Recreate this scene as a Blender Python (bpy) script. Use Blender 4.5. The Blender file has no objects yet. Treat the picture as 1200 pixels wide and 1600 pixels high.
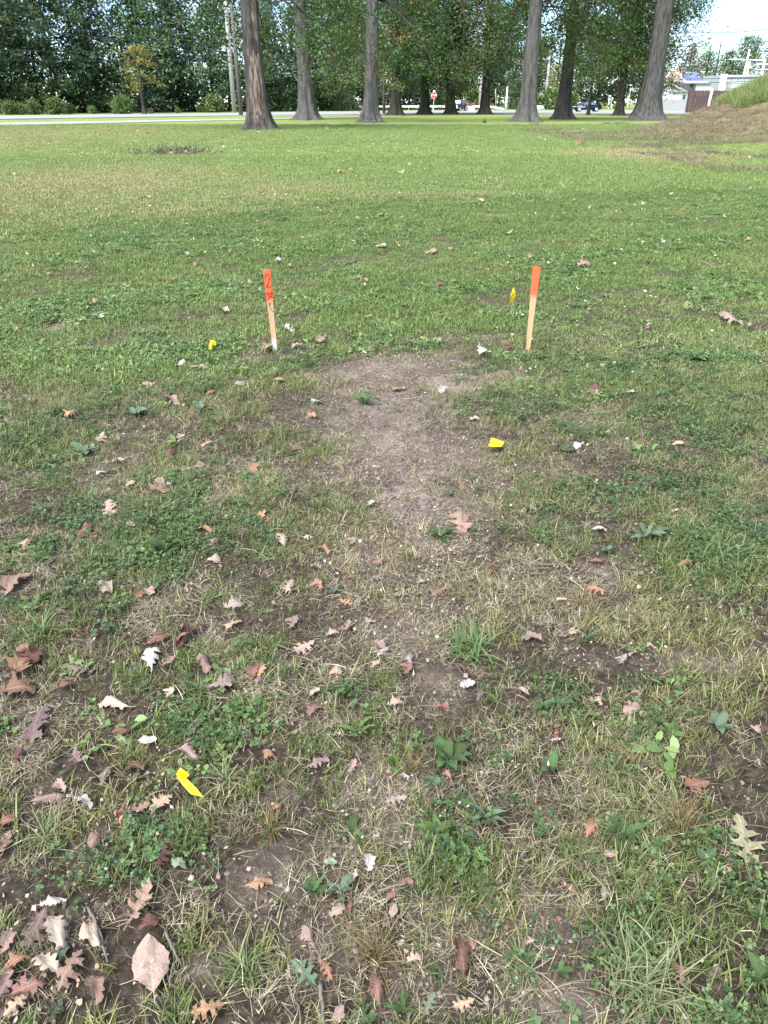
import bpy, bmesh, math, random
import numpy as np
from mathutils import Vector, Matrix, Euler

R = math.radians
rng = np.random.default_rng(7)
random.seed(7)
scene = bpy.context.scene
COL = scene.collection

# ------------------------------------------------------------------ camera
FPX, PITCH, CH = 1201.0, R(28.1), 1.5
cam_d = bpy.data.cameras.new('camera')
cam = bpy.data.objects.new('camera', cam_d)
COL.objects.link(cam)
cam.location = (0, 0, CH)
cam.rotation_euler = (R(90) - PITCH, 0, 0)
cam_d.sensor_fit = 'VERTICAL'
cam_d.sensor_height = 36.0
cam_d.sensor_width = 27.0
cam_d.lens = 36.0 * FPX / 1600.0
cam_d.clip_start = 0.05
cam_d.clip_end = 3000
scene.camera = cam

# ------------------------------------------------------------------ sky and sun
SUN_EL, SUN_AZ = R(52), R(215)          # azimuth clockwise from +Y: behind the camera, to its left
world = bpy.data.worlds.new('World')
scene.world = world
world.use_nodes = True
wn = world.node_tree.nodes
wl = world.node_tree.links
wn.clear()
sky = wn.new('ShaderNodeTexSky')
sky.sky_type = 'NISHITA'
sky.sun_disc = False
sky.sun_elevation = SUN_EL
sky.sun_rotation = SUN_AZ
sky.air_density = 0.7
sky.dust_density = 0.0
sky.ozone_density = 3.0
tc = wn.new('ShaderNodeTexCoord')
mp = wn.new('ShaderNodeMapping')
mp.inputs['Scale'].default_value = (1.3, 1.3, 3.6)
mp.inputs['Location'].default_value = (5.1, 2.2, 0.96)
cn = wn.new('ShaderNodeTexNoise')
cn.inputs['Scale'].default_value = 1.6
cn.inputs['Detail'].default_value = 7
cn.inputs['Roughness'].default_value = 0.55
cr = wn.new('ShaderNodeValToRGB')
cr.color_ramp.elements[0].position = 0.43
cr.color_ramp.elements[0].color = (0.12, 0.12, 0.12, 1)
cr.color_ramp.elements[1].position = 0.66
cr.color_ramp.elements[1].color = (0.9, 0.9, 0.9, 1)
cm = wn.new('ShaderNodeMixRGB')
cm.inputs[2].default_value = (3.9, 4.9, 6.0, 1)       # sunlit cloud, in the sky model's units
bg = wn.new('ShaderNodeBackground')
bg.inputs['Strength'].default_value = 0.05
wo = wn.new('ShaderNodeOutputWorld')
wl.new(tc.outputs['Generated'], mp.inputs['Vector'])
wl.new(mp.outputs['Vector'], cn.inputs['Vector'])
wl.new(cn.outputs['Fac'], cr.inputs['Fac'])
wl.new(cr.outputs['Color'], cm.inputs['Fac'])
wl.new(sky.outputs['Color'], cm.inputs[1])
wl.new(cm.outputs['Color'], bg.inputs['Color'])
wl.new(bg.outputs['Background'], wo.inputs['Surface'])

sun_d = bpy.data.lights.new('sun', 'SUN')
sun_d.energy = 2.1
sun_d.angle = R(55)
sun_d.color = (1.0, 0.975, 0.95)
sun = bpy.data.objects.new('sun', sun_d)
COL.objects.link(sun)
sdir = Vector((math.sin(SUN_AZ) * math.cos(SUN_EL), math.cos(SUN_AZ) * math.cos(SUN_EL), math.sin(SUN_EL)))
sun.rotation_euler = (-sdir).to_track_quat('-Z', 'Y').to_euler()
sun.location = sdir * 60

vs = scene.view_settings
vs.view_transform = 'Standard'
vs.look = 'None'
vs.exposure = 2.5
vs.gamma = 1.0
vs.use_curve_mapping = False
scene.cycles.max_bounces = 6
scene.cycles.diffuse_bounces = 3
scene.cycles.transparent_max_bounces = 6
scene.cycles.use_denoising = True

# ------------------------------------------------------------------ geometry helpers
CP, SP = math.cos(PITCH), math.sin(PITCH)


def ray(px, py):
    u, v = (px - 600.0) / FPX, (800.0 - py) / FPX
    return u, CP + v * SP, -SP + v * CP


def G(px, py, z=0.0):
    """photo pixel -> point on the plane at height z"""
    x, y, dz = ray(px, py)
    t = (CH - z) / max(-dz, 1e-4)
    return Vector((x * t, y * t, z))


def at(px, py, D):
    """photo pixel -> point at distance D ahead of the camera"""
    x, y, dz = ray(px, py)
    t = D / y
    return Vector((x * t, D, CH + dz * t))


def hsh(ix, iy, seed):
    n = (ix.astype(np.int64) * 374761393 + iy.astype(np.int64) * 668265263 + seed * 1442695041) & 0x7fffffff
    n = ((n ^ (n >> 13)) * 1274126177) & 0x7fffffff
    n = ((n ^ (n >> 16)) * 1103515245) & 0x7fffffff
    return ((n >> 7) & 0xffff) / 65535.0


def vn(x, y, s=1.0, seed=0):
    x = np.asarray(x, float) * s
    y = np.asarray(y, float) * s
    ix, iy = np.floor(x), np.floor(y)
    fx, fy = x - ix, y - iy
    fx = fx * fx * (3 - 2 * fx)
    fy = fy * fy * (3 - 2 * fy)
    a, b = hsh(ix, iy, seed), hsh(ix + 1, iy, seed)
    c, d = hsh(ix, iy + 1, seed), hsh(ix + 1, iy + 1, seed)
    return (a * (1 - fx) + b * fx) * (1 - fy) + (c * (1 - fx) + d * fx) * fy


def fbm(x, y, s=1.0, seed=0, o=4):
    r, a, t = 0, 1.0, 0
    for i in range(o):
        r = r + a * vn(x, y, s * 2 ** i, seed + 17 * i)
        t += a
        a *= 0.5
    return r / t


def sst(a, b, x):
    t = np.clip((x - a) / (b - a), 0, 1)
    return t * t * (3 - 2 * t)


def blob(x, y, px, py, rx, ry, n=0.0):
    """soft ellipse on the ground, given by its outline in the photo"""
    c = G(px, py)
    t = (c.y * CP + CH * SP) / FPX
    wx = rx * t
    wy = abs(G(px, py - ry).y - G(px, py + ry).y) / 2
    q = ((x - c.x) / wx) ** 2 + ((y - c.y) / wy) ** 2
    return np.exp(-q)


def mound(x, y):
    dx = (x - 29.0 - .3 * (y - 46.0)) / 17.0
    dy = np.where(y < 46, (y - 46.0) / 27.0, (y - 46.0) / 19.0)
    r = np.sqrt(dx * dx + dy * dy)
    return 5.2 * sst(0, 1, 1 - r)


DIRT = [(640, 592, 138, 44, 1.1), (600, 650, 120, 50, 1.0), (640, 710, 145, 52, 1.0), (700, 785, 115, 50, 1.0), (560, 740, 60, 40, .55),
        (690, 850, 70, 45, .6), (590, 880, 90, 50, .45), (640, 990, 70, 60, .5), (690, 1075, 50, 45, .85), (600, 1230, 80, 60, .85),
        (560, 1330, 110, 60, .6), (620, 1300, 60, 40, .8), (840, 1440, 100, 70, .95), (850, 1570, 75, 60, 1.0), (760, 1440, 60, 50, .7),
        (430, 1370, 90, 60, .6), (330, 1510, 60, 50, .55), (500, 1480, 90, 80, .5), (1080, 1035, 110, 28, .55), (930, 1030, 70, 24, .5),
        (640, 1540, 90, 70, .6), (80, 1440, 50, 30, .35), (80, 511, 26, 9, .9), (1130, 1560, 40, 40, .5), (210, 715, 40, 16, .4),
        (1090, 700, 60, 20, .3), (860, 725, 40, 22, .4), (930, 885, 50, 20, .4), (480, 700, 50, 30, .35), (450, 1240, 50, 40, .4),
        (150, 1350, 50, 30, .3), (700, 1440, 80, 90, .5), (470, 740, 60, 30, .4)]
GREEN = [(1110, 850, 130, 70, .8), (1080, 1500, 130, 130, .9), (1150, 1400, 80, 110, .7), (960, 1340, 90, 60, .6), (330, 1130, 70, 40, .7),
         (250, 850, 130, 50, .7), (700, 1370, 50, 60, .8), (880, 1110, 110, 50, .7), (60, 680, 90, 40, .6), (100, 950, 80, 50, .5),
         (250, 1330, 90, 50, .8), (110, 1590, 60, 30, .4), (1000, 560, 160, 60, .5), (860, 780, 90, 40, .3), (730, 1190, 80, 60, .6),
         (540, 1090, 60, 50, .5), (1100, 650, 120, 60, .4), (430, 560, 90, 25, .5), (840, 560, 80, 20, .5), (260, 620, 90, 30, .4)]


def mow_line(x):
    a, b, c = G(0, 372), G(600, 312), G(1200, 292)
    return np.interp(x, [a.x, b.x, c.x], [a.y, b.y, c.y])


def f_dirt(x, y):
    d = np.zeros_like(x)
    for (px, py, rx, ry, s) in DIRT:
        d = np.maximum(d, s * blob(x, y, px, py, rx, ry))
    n = fbm(x, y, 3.0, 5, 4)
    n2 = fbm(x, y, 9.0, 15, 3)
    near = 1 - sst(5.0, 9.0, y)
    d = d * (0.55 + 1.0 * n + .5 * (n2 - .5)) + near * 0.2 * sst(.52, .75, fbm(x, y, 2.4, 33, 4)) + 0.25 * (n2 - .5) * near
    return np.clip(d, 0, 1)


def f_green(x, y):
    d = np.zeros_like(x)
    for (px, py, rx, ry, s) in GREEN:
        d = np.maximum(d, s * blob(x, y, px, py, rx, ry))
    return np.clip(d * (.6 + .8 * fbm(x, y, 2.5, 71, 3)), 0, 1)


def f_dry(x, y):
    """0 fresh green turf, 1 dry straw-coloured turf"""
    mow = sst(-1.2, 1.2, y - mow_line(x))
    d = 0.25 + 0.6 * (fbm(x, y, .5, 91, 4) - .35)
    far = 0.05 * np.ones_like(x)
    far = np.maximum(far, .75 * blob(x, y, 130, 290, 260, 45))
    far = np.maximum(far, .62 * blob(x, y, 330, 330, 330, 14))
    far = np.maximum(far, .55 * blob(x, y, 60, 215, 300, 22))
    far = np.maximum(far, .62 * blob(x, y, 420, 300, 180, 20))
    far = np.maximum(far, 1.0 * blob(x, y, 1010, 243, 110, 12))
    far = np.maximum(far, .7 * blob(x, y, 700, 307, 220, 8))
    far = far + .5 * (fbm(x, y, .22, 55, 4) - .45) + .25 * (fbm(x, y, .9, 57, 3) - .5)
    m = mound(x, y)
    slope = sst(.02, .35, m) * (1 - sst(1.2, 1.9, m + .8 * (fbm(x, y, .4, 3, 3) - .5)))
    return np.clip(d * (1 - mow) + mow * far + slope * 0.9, 0, 1)


def relief(x, y):
    near = 1 - sst(6, 16, y)
    z = 0.035 * (fbm(x, y, .9, 11, 3) - .5) + near * (0.018 * (fbm(x, y, 6, 21, 4) - .5) + .010 * (fbm(x, y, 28, 23, 3) - .5))
    d = f_dirt(x, y)
    return z - 0.012 * d * near + .05 * (fbm(x, y, .12, 41, 2) - .5) * sst(8, 30, y)


def hz(x, y):
    x = np.atleast_1d(np.asarray(x, float))
    y = np.atleast_1d(np.asarray(y, float))
    return mound(x, y) + relief(x, y)


def hz1(x, y):
    return float(hz(x, y)[0])


def mesh_np(name, v, f, mat=None, smooth=False, attrs=()):
    """numpy verts and same-sided faces -> mesh; attrs: (name, domain, values)"""
    v = np.asarray(v, np.float32)
    f = np.asarray(f, np.int32)
    k = f.shape[1]
    m = bpy.data.meshes.new(name)
    m.vertices.add(len(v))
    m.vertices.foreach_set('co', v.ravel())
    m.loops.add(f.size)
    m.loops.foreach_set('vertex_index', f.ravel())
    m.polygons.add(len(f))
    m.polygons.foreach_set('loop_start', np.arange(len(f), dtype=np.int32) * k)
    m.polygons.foreach_set('loop_total', np.full(len(f), k, np.int32))
    if smooth:
        m.polygons.foreach_set('use_smooth', np.ones(len(f), bool))
    for (an, dom, vals) in attrs:
        a = m.attributes.new(an, 'FLOAT', dom)
        a.data.foreach_set('value', np.asarray(vals, np.float32))
    m.update(calc_edges=True)
    if mat:
        m.materials.append(mat)
    return m


def ob(name, mesh, parent=None, label=None, cat=None, group=None, kind=None, loc=None, rot=None, scale=None):
    o = bpy.data.objects.new(name, mesh)
    COL.objects.link(o)
    if parent is not None:
        o.parent = parent
    if loc is not None:
        o.location = loc
    if rot is not None:
        o.rotation_euler = rot
    if scale is not None:
        o.scale = (scale,) * 3 if isinstance(scale, (int, float)) else scale
    if label:
        o['label'] = label
    if cat:
        o['category'] = cat
    if group:
        o['group'] = group
    if kind:
        o['kind'] = kind
    return o


class MB:
    """collects boxes, tubes and sheets into one mesh"""

    def __init__(s):
        s.v, s.f = [], []

    def add(s, v, f):
        n = len(s.v)
        s.v += [tuple(p) for p in v]
        s.f += [tuple(i + n for i in q) for q in f]
        return s

    def box(s, c, d, rz=0.0, taper=1.0):
        cx, cy, cz = c
        a, b, h = d[0] / 2, d[1] / 2, d[2] / 2
        ca, sa = math.cos(rz), math.sin(rz)
        v = []
        for k, z in ((1, -h), (taper, h)):
            for x, y in ((-a, -b), (a, -b), (a, b), (-a, b)):
                x, y = x * k, y * k
                v.append((cx + x * ca - y * sa, cy + x * sa + y * ca, cz + z))
        return s.add(v, [(3, 2, 1, 0), (4, 5, 6, 7), (0, 1, 5, 4), (1, 2, 6, 5), (2, 3, 7, 6), (3, 0, 4, 7)])

    def tube(s, pts, rad, n=8, cap=True):
        pts = [Vector(p) for p in pts]
        if not isinstance(rad, (list, tuple)):
            rad = [rad] * len(pts)
        v, f = [], []
        up = Vector((0, 0, 1))
        d0 = (pts[-1] - pts[0]).normalized()
        if abs(d0.z) > .8:
            up = Vector((1, 0, 0))
        for i, p in enumerate(pts):
            d = (pts[min(i + 1, len(pts) - 1)] - pts[max(i - 1, 0)]).normalized()
            a = d.cross(up).normalized()
            b = d.cross(a)
            for k in range(n):
                t = 2 * math.pi * k / n
                v.append(p + (a * math.cos(t) + b * math.sin(t)) * rad[i])
        for i in range(len(pts) - 1):
            for k in range(n):
                q = (k + 1) % n
                f.append((i * n + k, i * n + q, (i + 1) * n + q, (i + 1) * n + k))
        if cap:
            f.append(tuple(range(n))[::-1])
            f.append(tuple((len(pts) - 1) * n + k for k in range(n)))
        return s.add(v, f)

    def prism(s, poly, y0, y1):
        """polygon in x,z extruded along y"""
        n = len(poly)
        v = [(x, y0, z) for x, z in poly] + [(x, y1, z) for x, z in poly]
        f = [tuple(range(n)), tuple(range(2 * n - 1, n - 1, -1))]
        for i in range(n):
            j = (i + 1) % n
            f.append((j, i, n + i, n + j))
        return s.add(v, f)

    def mesh(s, name, mat=None, smooth=False):
        m = bpy.data.meshes.new(name)
        m.from_pydata(s.v, [], s.f)
        m.validate()
        if smooth:
            for p in m.polygons:
                p.use_smooth = True
        m.update()
        if mat:
            m.materials.append(mat)
        return m


# ------------------------------------------------------------------ materials
MATS = {}


class NT:
    def __init__(s, name):
        s.m = bpy.data.materials.new(name)
        s.m.use_nodes = True
        s.t = s.m.node_tree
        s.n = s.t.nodes
        s.n.clear()
        s.out = s.n.new('ShaderNodeOutputMaterial')
        MATS[name] = s.m

    def node(s, kind, **kw):
        q = s.n.new(kind)
        for k, v in kw.items():
            setattr(q, k, v)
        return q

    def link(s, a, b):
        s.t.links.new(a, b)

    def put(s, sock, v):
        if isinstance(v, bpy.types.NodeSocket):
            s.link(v, sock)
        elif isinstance(v, (tuple, list)) and len(v) == 3 and sock.type == 'RGBA':
            sock.default_value = (*v, 1)
        else:
            sock.default_value = v

    def coord(s, which='Object', scale=(1, 1, 1)):
        t = s.node('ShaderNodeTexCoord')
        m = s.node('ShaderNodeMapping')
        m.inputs['Scale'].default_value = scale
        s.link(t.outputs[which], m.inputs['Vector'])
        return m.outputs['Vector']

    def noise(s, scale, detail=4, rough=.55, vec=None, dist=0.0):
        q = s.node('ShaderNodeTexNoise')
        q.inputs['Scale'].default_value = scale
        q.inputs['Detail'].default_value = detail
        q.inputs['Roughness'].default_value = rough
        q.inputs['Distortion'].default_value = dist
        if vec is not None:
            s.link(vec, q.inputs['Vector'])
        return q.outputs['Fac']

    def ramp(s, fac, stops):
        q = s.node('ShaderNodeValToRGB')
        e = q.color_ramp.elements
        while len(e) < len(stops):
            e.new(.5)
        for i, (p, c) in enumerate(stops):
            e[i].position = p
            e[i].color = (*c, 1) if len(c) == 3 else c
        s.put(q.inputs['Fac'], fac)
        return q.outputs['Color']

    def mix(s, fac, a, b, mode='MIX'):
        q = s.node('ShaderNodeMixRGB', blend_type=mode)
        s.put(q.inputs[0], fac)
        s.put(q.inputs[1], a)
        s.put(q.inputs[2], b)
        return q.outputs[0]

    def math(s, op, a, b=0.0, c=None, clamp=False):
        q = s.node('ShaderNodeMath', operation=op, use_clamp=clamp)
        s.put(q.inputs[0], a)
        s.put(q.inputs[1], b)
        if c is not None:
            s.put(q.inputs[2], c)
        return q.outputs[0]

    def attr(s, name, inst=False):
        q = s.node('ShaderNodeAttribute', attribute_name=name)
        if inst:
            q.attribute_type = 'INSTANCER'
        return q.outputs['Fac']

    def rand(s):
        return s.node('ShaderNodeObjectInfo').outputs['Random']

    def hsv(s, col, h=.5, sat=1.0, val=1.0):
        q = s.node('ShaderNodeHueSaturation')
        s.put(q.inputs['Hue'], h)
        s.put(q.inputs['Saturation'], sat)
        s.put(q.inputs['Value'], val)
        s.put(q.inputs['Color'], col)
        return q.outputs[0]

    def bump(s, h, strength=.5, dist=.01):
        q = s.node('ShaderNodeBump')
        q.inputs['Strength'].default_value = strength
        q.inputs['Distance'].default_value = dist
        s.link(h, q.inputs['Height'])
        return q.outputs['Normal']

    def bsdf(s, col, rough=.6, metal=0.0, normal=None, spec=.5):
        q = s.node('ShaderNodeBsdfPrincipled')
        s.put(q.inputs['Base Color'], col)
        s.put(q.inputs['Roughness'], rough)
        q.inputs['Metallic'].default_value = metal
        q.inputs['Specular IOR Level'].default_value = spec
        if normal is not None:
            s.link(normal, q.inputs['Normal'])
        return q.outputs[0]

    def leafy(s, col, trans=.3, rough=.5, spec=.25, normal=None):
        a = s.bsdf(col, rough, spec=spec, normal=normal)
        t = s.node('ShaderNodeBsdfTranslucent')
        s.put(t.inputs['Color'], col)
        x = s.node('ShaderNodeMixShader')
        x.inputs[0].default_value = trans
        s.link(a, x.inputs[1])
        s.link(t.outputs[0], x.inputs[2])
        return x.outputs[0]

    def done(s, sh):
        s.link(sh, s.out.inputs['Surface'])
        return s.m


def plain(name, col, rough=.6, metal=0.0, var=.12, scale=6.0, bump=0.0):
    t = NT(name)
    n = t.noise(scale, 5, .6, t.coord())
    c = t.mix(n, tuple(k * (1 - var) for k in col), tuple(min(1, k * (1 + var)) for k in col))
    nm = t.bump(n, bump, .01) if bump else None
    return t.done(t.bsdf(c, rough, metal, nm))


def m_ground():
    t = NT('ground_soil_and_turf')
    v = t.coord('Object')
    dirt, dry, far = t.attr('dirt'), t.attr('dry'), t.attr('far')
    n1 = t.noise(2.6, 7, .65, v)
    n2 = t.noise(38, 6, .65, v)
    n3 = t.noise(180, 5, .75, v)
    # bare soil: trodden pale crust over darker earth
    s_bare = t.ramp(t.math('ADD', t.math('MULTIPLY', n2, .45), t.math('MULTIPLY', n1, .58)),
                    [(.37, (.055, .041, .032)), (.50, (.165, .126, .100)), (.61, (.38, .31, .26))])
    s_bare = t.mix(t.math('MULTIPLY', n3, .8), s_bare, t.mix(n3, (.05, .037, .03), (.34, .28, .235)))
    s_dark = t.ramp(n2, [(.32, (.026, .019, .014)), (.52, (.072, .054, .040)), (.72, (.15, .115, .085))])
    soil = t.mix(t.math('MULTIPLY_ADD', dirt, 1.7, -.35, True), s_dark, s_bare)
    # distant turf seen as one surface
    g = t.ramp(t.noise(9, 6, .7, v), [(.3, (.115, .165, .038)), (.5, (.175, .23, .06)), (.72, (.25, .29, .10))])
    d = t.ramp(t.noise(7, 6, .7, v), [(.3, (.12, .10, .05)), (.7, (.27, .22, .12))])
    turf = t.mix(dry, g, d)
    col = t.mix(far, soil, turf)
    nm = t.bump(t.math('ADD', n2, t.math('MULTIPLY', n3, .6)), 1.0, .02)
    return t.done(t.bsdf(col, .95, spec=.15, normal=nm))


def m_blade(name, greens, tips, trans=.25):
    """grass: colour by the tint of the tuft, the blade and the place along it"""
    t = NT(name)
    tint, bl, br = t.attr('tint', True), t.attr('bl'), t.attr('br')
    c = t.ramp(t.math('ADD', t.math('MULTIPLY', tint, .8), t.math('MULTIPLY_ADD', br, .4, -.1)), greens)
    c2 = t.mix(t.math('MULTIPLY', t.math('POWER', bl, 2.2), t.math('MULTIPLY_ADD', tint, .5, .25)), c, tips)
    c3 = t.hsv(c2, .5, 1.0, t.math('MULTIPLY_ADD', br, .7, .65))
    return t.done(t.leafy(c3, trans, .42, .35))


def m_foliage(name, stops, trans=.3):
    t = NT(name)
    tint = t.attr('tint')
    c = t.ramp(tint, stops)
    c = t.hsv(c, t.math('MULTIPLY_ADD', t.rand(), .03, .485), 1.0, t.math('MULTIPLY_ADD', t.rand(), .35, .82))
    return t.done(t.leafy(c, trans, .5, .25))


def m_leaf(name, col, back=None, trans=.12):
    """fallen leaf: midrib and side veins from its own length and width"""
    t = NT(name)
    uv = t.node('ShaderNodeTexCoord').outputs['UV']
    sx = t.node('ShaderNodeSeparateXYZ')
    t.link(uv, sx.inputs[0])
    u, w = sx.outputs[0], t.math('ABSOLUTE', t.math('SUBTRACT', sx.outputs[1], .5))
    rib = t.math('LESS_THAN', w, .02)
    ph = t.math('FRACT', t.math('MULTIPLY', t.math('SUBTRACT', u, t.math('MULTIPLY', w, .5)), 7.0))
    vein = t.math('LESS_THAN', t.math('ABSOLUTE', t.math('SUBTRACT', ph, .5)), .06)
    v = t.coord('Object')
    n = t.noise(9, 6, .65, v, .5)
    n2 = t.noise(40, 4, .6, v)
    r = t.rand()
    base = t.mix(n, tuple(k * .62 for k in col), tuple(min(.9, k * 1.3) for k in col))
    spot = t.math('GREATER_THAN', n2, .66)
    base = t.mix(t.math('MULTIPLY', spot, .45), base, tuple(k * .35 for k in col))
    base = t.mix(t.math('MAXIMUM', t.math('MULTIPLY', rib, .55), t.math('MULTIPLY', vein, .25)), base, tuple(min(.8, k * 1.25 + .05) for k in col))
    base = t.hsv(base, t.math('MULTIPLY_ADD', r, .04, .48), t.math('MULTIPLY_ADD', n, .6, .6), t.math('MULTIPLY_ADD', r, .6, .7))
    if back is not None:
        geo = t.node('ShaderNodeNewGeometry')
        base = t.mix(geo.outputs['Backfacing'], base, back)
    nm = t.bump(t.math('ADD', n, t.math('MULTIPLY', vein, .3)), .5, .02)
    return t.done(t.leafy(base, trans, .55, .25, nm))


def m_bark(name, dark, light, sc=1.0):
    t = NT(name)
    v = t.coord('Object', (3.4 * sc, 3.4 * sc, .42 * sc))
    n = t.noise(2.2, 8, .68, v, .5)
    f = t.noise(1.0, 5, .6, t.coord('Object', (1, 1, .6)))
    fine = t.noise(30, 4, .6, t.coord('Object', (1, 1, .35)))
    c = t.ramp(n, [(.40, tuple(k * .72 for k in dark)), (.52, tuple((a + b) / 2 for a, b in zip(dark, light))), (.62, light)])
    c = t.mix(t.math('MULTIPLY', f, .35), c, (.10, .10, .075))
    c = t.mix(t.math('MULTIPLY', fine, .3), c, dark)
    nm = t.bump(t.math('ADD', n, t.math('MULTIPLY', fine, .25)), 1.0, .06)
    rag = t.noise(3.0, 6, .7, t.coord('Object', (2.2, 2.2, .55)), .8)
    bare = t.math('MULTIPLY_ADD', t.math('SUBTRACT', t.attr('bare'), rag), 5.0, .35, True)
    bare = t.math('MULTIPLY', bare, t.math('GREATER_THAN', t.attr('bare'), .02))
    wn_ = t.noise(2.2, 7, .7, t.coord('Object', (3, 3, .5)), .6)
    wood = t.ramp(wn_, [(.40, (.045, .034, .03)), (.50, (.13, .095, .075)), (.62, (.28, .225, .185))])
    c = t.mix(bare, c, wood)
    return t.done(t.bsdf(c, .9, normal=nm, spec=.2))


m_ground()
m_blade('grass_near', [(0, (.055, .105, .020)), (.35, (.100, .145, .032)), (.65, (.195, .18, .072)), (1, (.36, .29, .17))], (.40, .36, .20))
m_blade('grass_mid', [(0, (.075, .150, .030)), (.35, (.135, .195, .05)), (.65, (.22, .215, .09)), (1, (.36, .29, .17))], (.28, .32, .12))
m_blade('grass_mown', [(0, (.135, .215, .055)), (.35, (.20, .26, .08)), (.65, (.29, .27, .12)), (1, (.38, .31, .17))], (.30, .32, .13))
m_blade('straw', [(0, (.08, .062, .038)), (.5, (.19, .155, .095)), (1, (.40, .35, .245))], (.36, .31, .21), .1)
m_blade('clover', [(0, (.036, .075, .026)), (.5, (.068, .115, .042)), (1, (.14, .195, .065))], (.12, .18, .075))
m_blade('weed_mid', [(0, (.055, .115, .030)), (.5, (.10, .175, .05)), (1, (.19, .25, .09))], (.16, .22, .09))
m_blade('flake', [(0, (.20, .14, .10)), (.5, (.36, .29, .23)), (1, (.54, .48, .41))], (.5, .42, .35), .08)
m_blade('litter', [(0, (.05, .03, .02)), (.4, (.13, .08, .055)), (.75, (.22, .155, .115)), (1, (.33, .26, .20))], (.4, .3, .2), .08)
m_blade('crumb', [(0, (.03, .021, .016)), (.5, (.10, .075, .058)), (1, (.23, .185, .15))], (.2, .16, .13), 0.0)
FOL_OAK = [(0, (.042, .080, .026)), (.45, (.080, .135, .040)), (.75, (.13, .18, .055)), (.88, (.17, .16, .045)), (.95, (.20, .08, .045)), (1, (.24, .075, .045))]
m_foliage('oak_foliage', FOL_OAK)
m_foliage('wood_foliage', [(0, (.034, .070, .036)), (.4, (.066, .120, .056)), (.7, (.115, .17, .07)), (.9, (.16, .18, .06)), (1, (.20, .12, .08))], .32)
m_foliage('yellow_foliage', [(0, (.10, .13, .035)), (.5, (.24, .21, .05)), (1, (.42, .31, .08))])
m_foliage('rust_foliage', [(0, (.14, .07, .05)), (.5, (.26, .12, .08)), (1, (.36, .20, .14))])
m_foliage('verge_foliage', [(0, (.06, .11, .035)), (.5, (.14, .20, .065)), (.9, (.25, .29, .11)), (1, (.32, .28, .11))])
m_bark('bark_grey', (.050, .047, .047), (.135, .127, .125))
m_bark('bark_dark', (.018, .015, .014), (.085, .07, .062))
m_bark('bark_brown', (.028, .025, .025), (.10, .09, .086))

LEAFC = {'cream': (.33, .27, .205), 'white': (.38, .34, .30), 'tan': (.31, .20, .135), 'pink': (.34, .23, .185), 'mauve': (.18, .12, .105),
         'rust': (.16, .072, .042), 'orange': (.31, .155, .085), 'red': (.20, .09, .072), 'green': (.085, .125, .07), 'olive': (.20, .17, .10),
         'palegreen': (.21, .26, .165), 'brown': (.16, .085, .05)}
for k_, c_ in LEAFC.items():
    m_leaf('leaf_' + k_, c_, tuple(min(.7, q * 1.15 + .05) for q in c_))
m_leaf('weed_leaf', (.065, .12, .034), (.10, .15, .06), .25)
m_leaf('weed_leaf_grey', (.10, .15, .085), (.14, .18, .11), .2)
m_leaf('weed_leaf_bright', (.10, .175, .036), (.12, .18, .06), .3)

# ------------------------------------------------------------------ the ground: one sheet, dense near the camera
dd = np.concatenate([[-60, -20, -6, -2, -.5, 0, .15], np.exp(np.arange(math.log(.3), math.log(60), .0085)),
                     np.exp(np.linspace(math.log(60), math.log(900), 60))])
sc_ = np.linspace(-1, 1, 301)
ss = np.concatenate([[-40, -8, -3, -1.8, -1.3], sc_, [1.3, 1.8, 3, 8, 40]])
DD, SS = np.meshgrid(dd, ss, indexing='ij')
XX = SS * (np.abs(DD) * .62 + .75)
X, Y = XX.ravel(), DD.ravel()
Z = hz(X, Y)
nr, nc = len(dd), len(ss)
idx = np.arange(nr * nc).reshape(nr, nc)
F = np.stack([idx[:-1, :-1], idx[:-1, 1:], idx[1:, 1:], idx[1:, :-1]], -1).reshape(-1, 4)
ground_me = mesh_np('ground', np.stack([X, Y, Z], 1), F, MATS['ground_soil_and_turf'], True,
                    (('dirt', 'POINT', f_dirt(X, Y)), ('dry', 'POINT', f_dry(X, Y)), ('far', 'POINT', .15 * sst(3, 9, Y) + .85 * sst(9, 28, Y))))
ground = ob('ground', ground_me, kind='structure', label='patchy lawn ground with trodden bare earth and a bank', cat='ground')

m_conc = plain('concrete_road', (.25, .25, .25), .85, var=.12, scale=.8)
m_walk = plain('concrete_walk', (.29, .28, .265), .85, var=.1, scale=1.2)


def strip(name, near, far, z, mat, label):
    """a slab laid between two edges traced on the ground"""
    v, f = [], []
    n = len(near)
    for (a, b) in zip(near, far):
        p, q = G(*a), G(*b)
        v += [(p.x, p.y, -.1), (p.x, p.y, z), (q.x, q.y, z), (q.x, q.y, -.1)]
    for i in range(n - 1):
        for k in range(3):
            f.append((i * 4 + k, (i + 1) * 4 + k, (i + 1) * 4 + k + 1, i * 4 + k + 1))
    mb = MB().add(v, f)
    return ob(name, mb.mesh(name, mat), kind='structure', label=label, cat='road' if 'road' in name else 'path')


strip('road', [(-500, 197), (0, 187), (380, 181), (560, 179.2), (700, 178.3), (1070, 178.3), (1700, 178.3)],
      [(-500, 190), (0, 181.8), (380, 176.6), (560, 174.4), (700, 173.2), (1070, 173.2), (1700, 173.2)], .07, m_conc, 'pale concrete road crossing beyond the oaks')
strip('pavement', [(-500, 216), (0, 197), (380, 188.2), (560, 184.5)], [(-500, 211), (0, 193), (380, 186.4), (560, 183.4)], .06, m_walk,
      'narrow pale concrete footpath on the lawn before the road')

# ------------------------------------------------------------------ trees
FACE = -math.pi / 2                        # azimuth that faces the camera


def rand_unit(n, r):
    v = r.normal(size=(n, 3))
    return v / np.linalg.norm(v, axis=1, keepdims=True)


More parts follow.
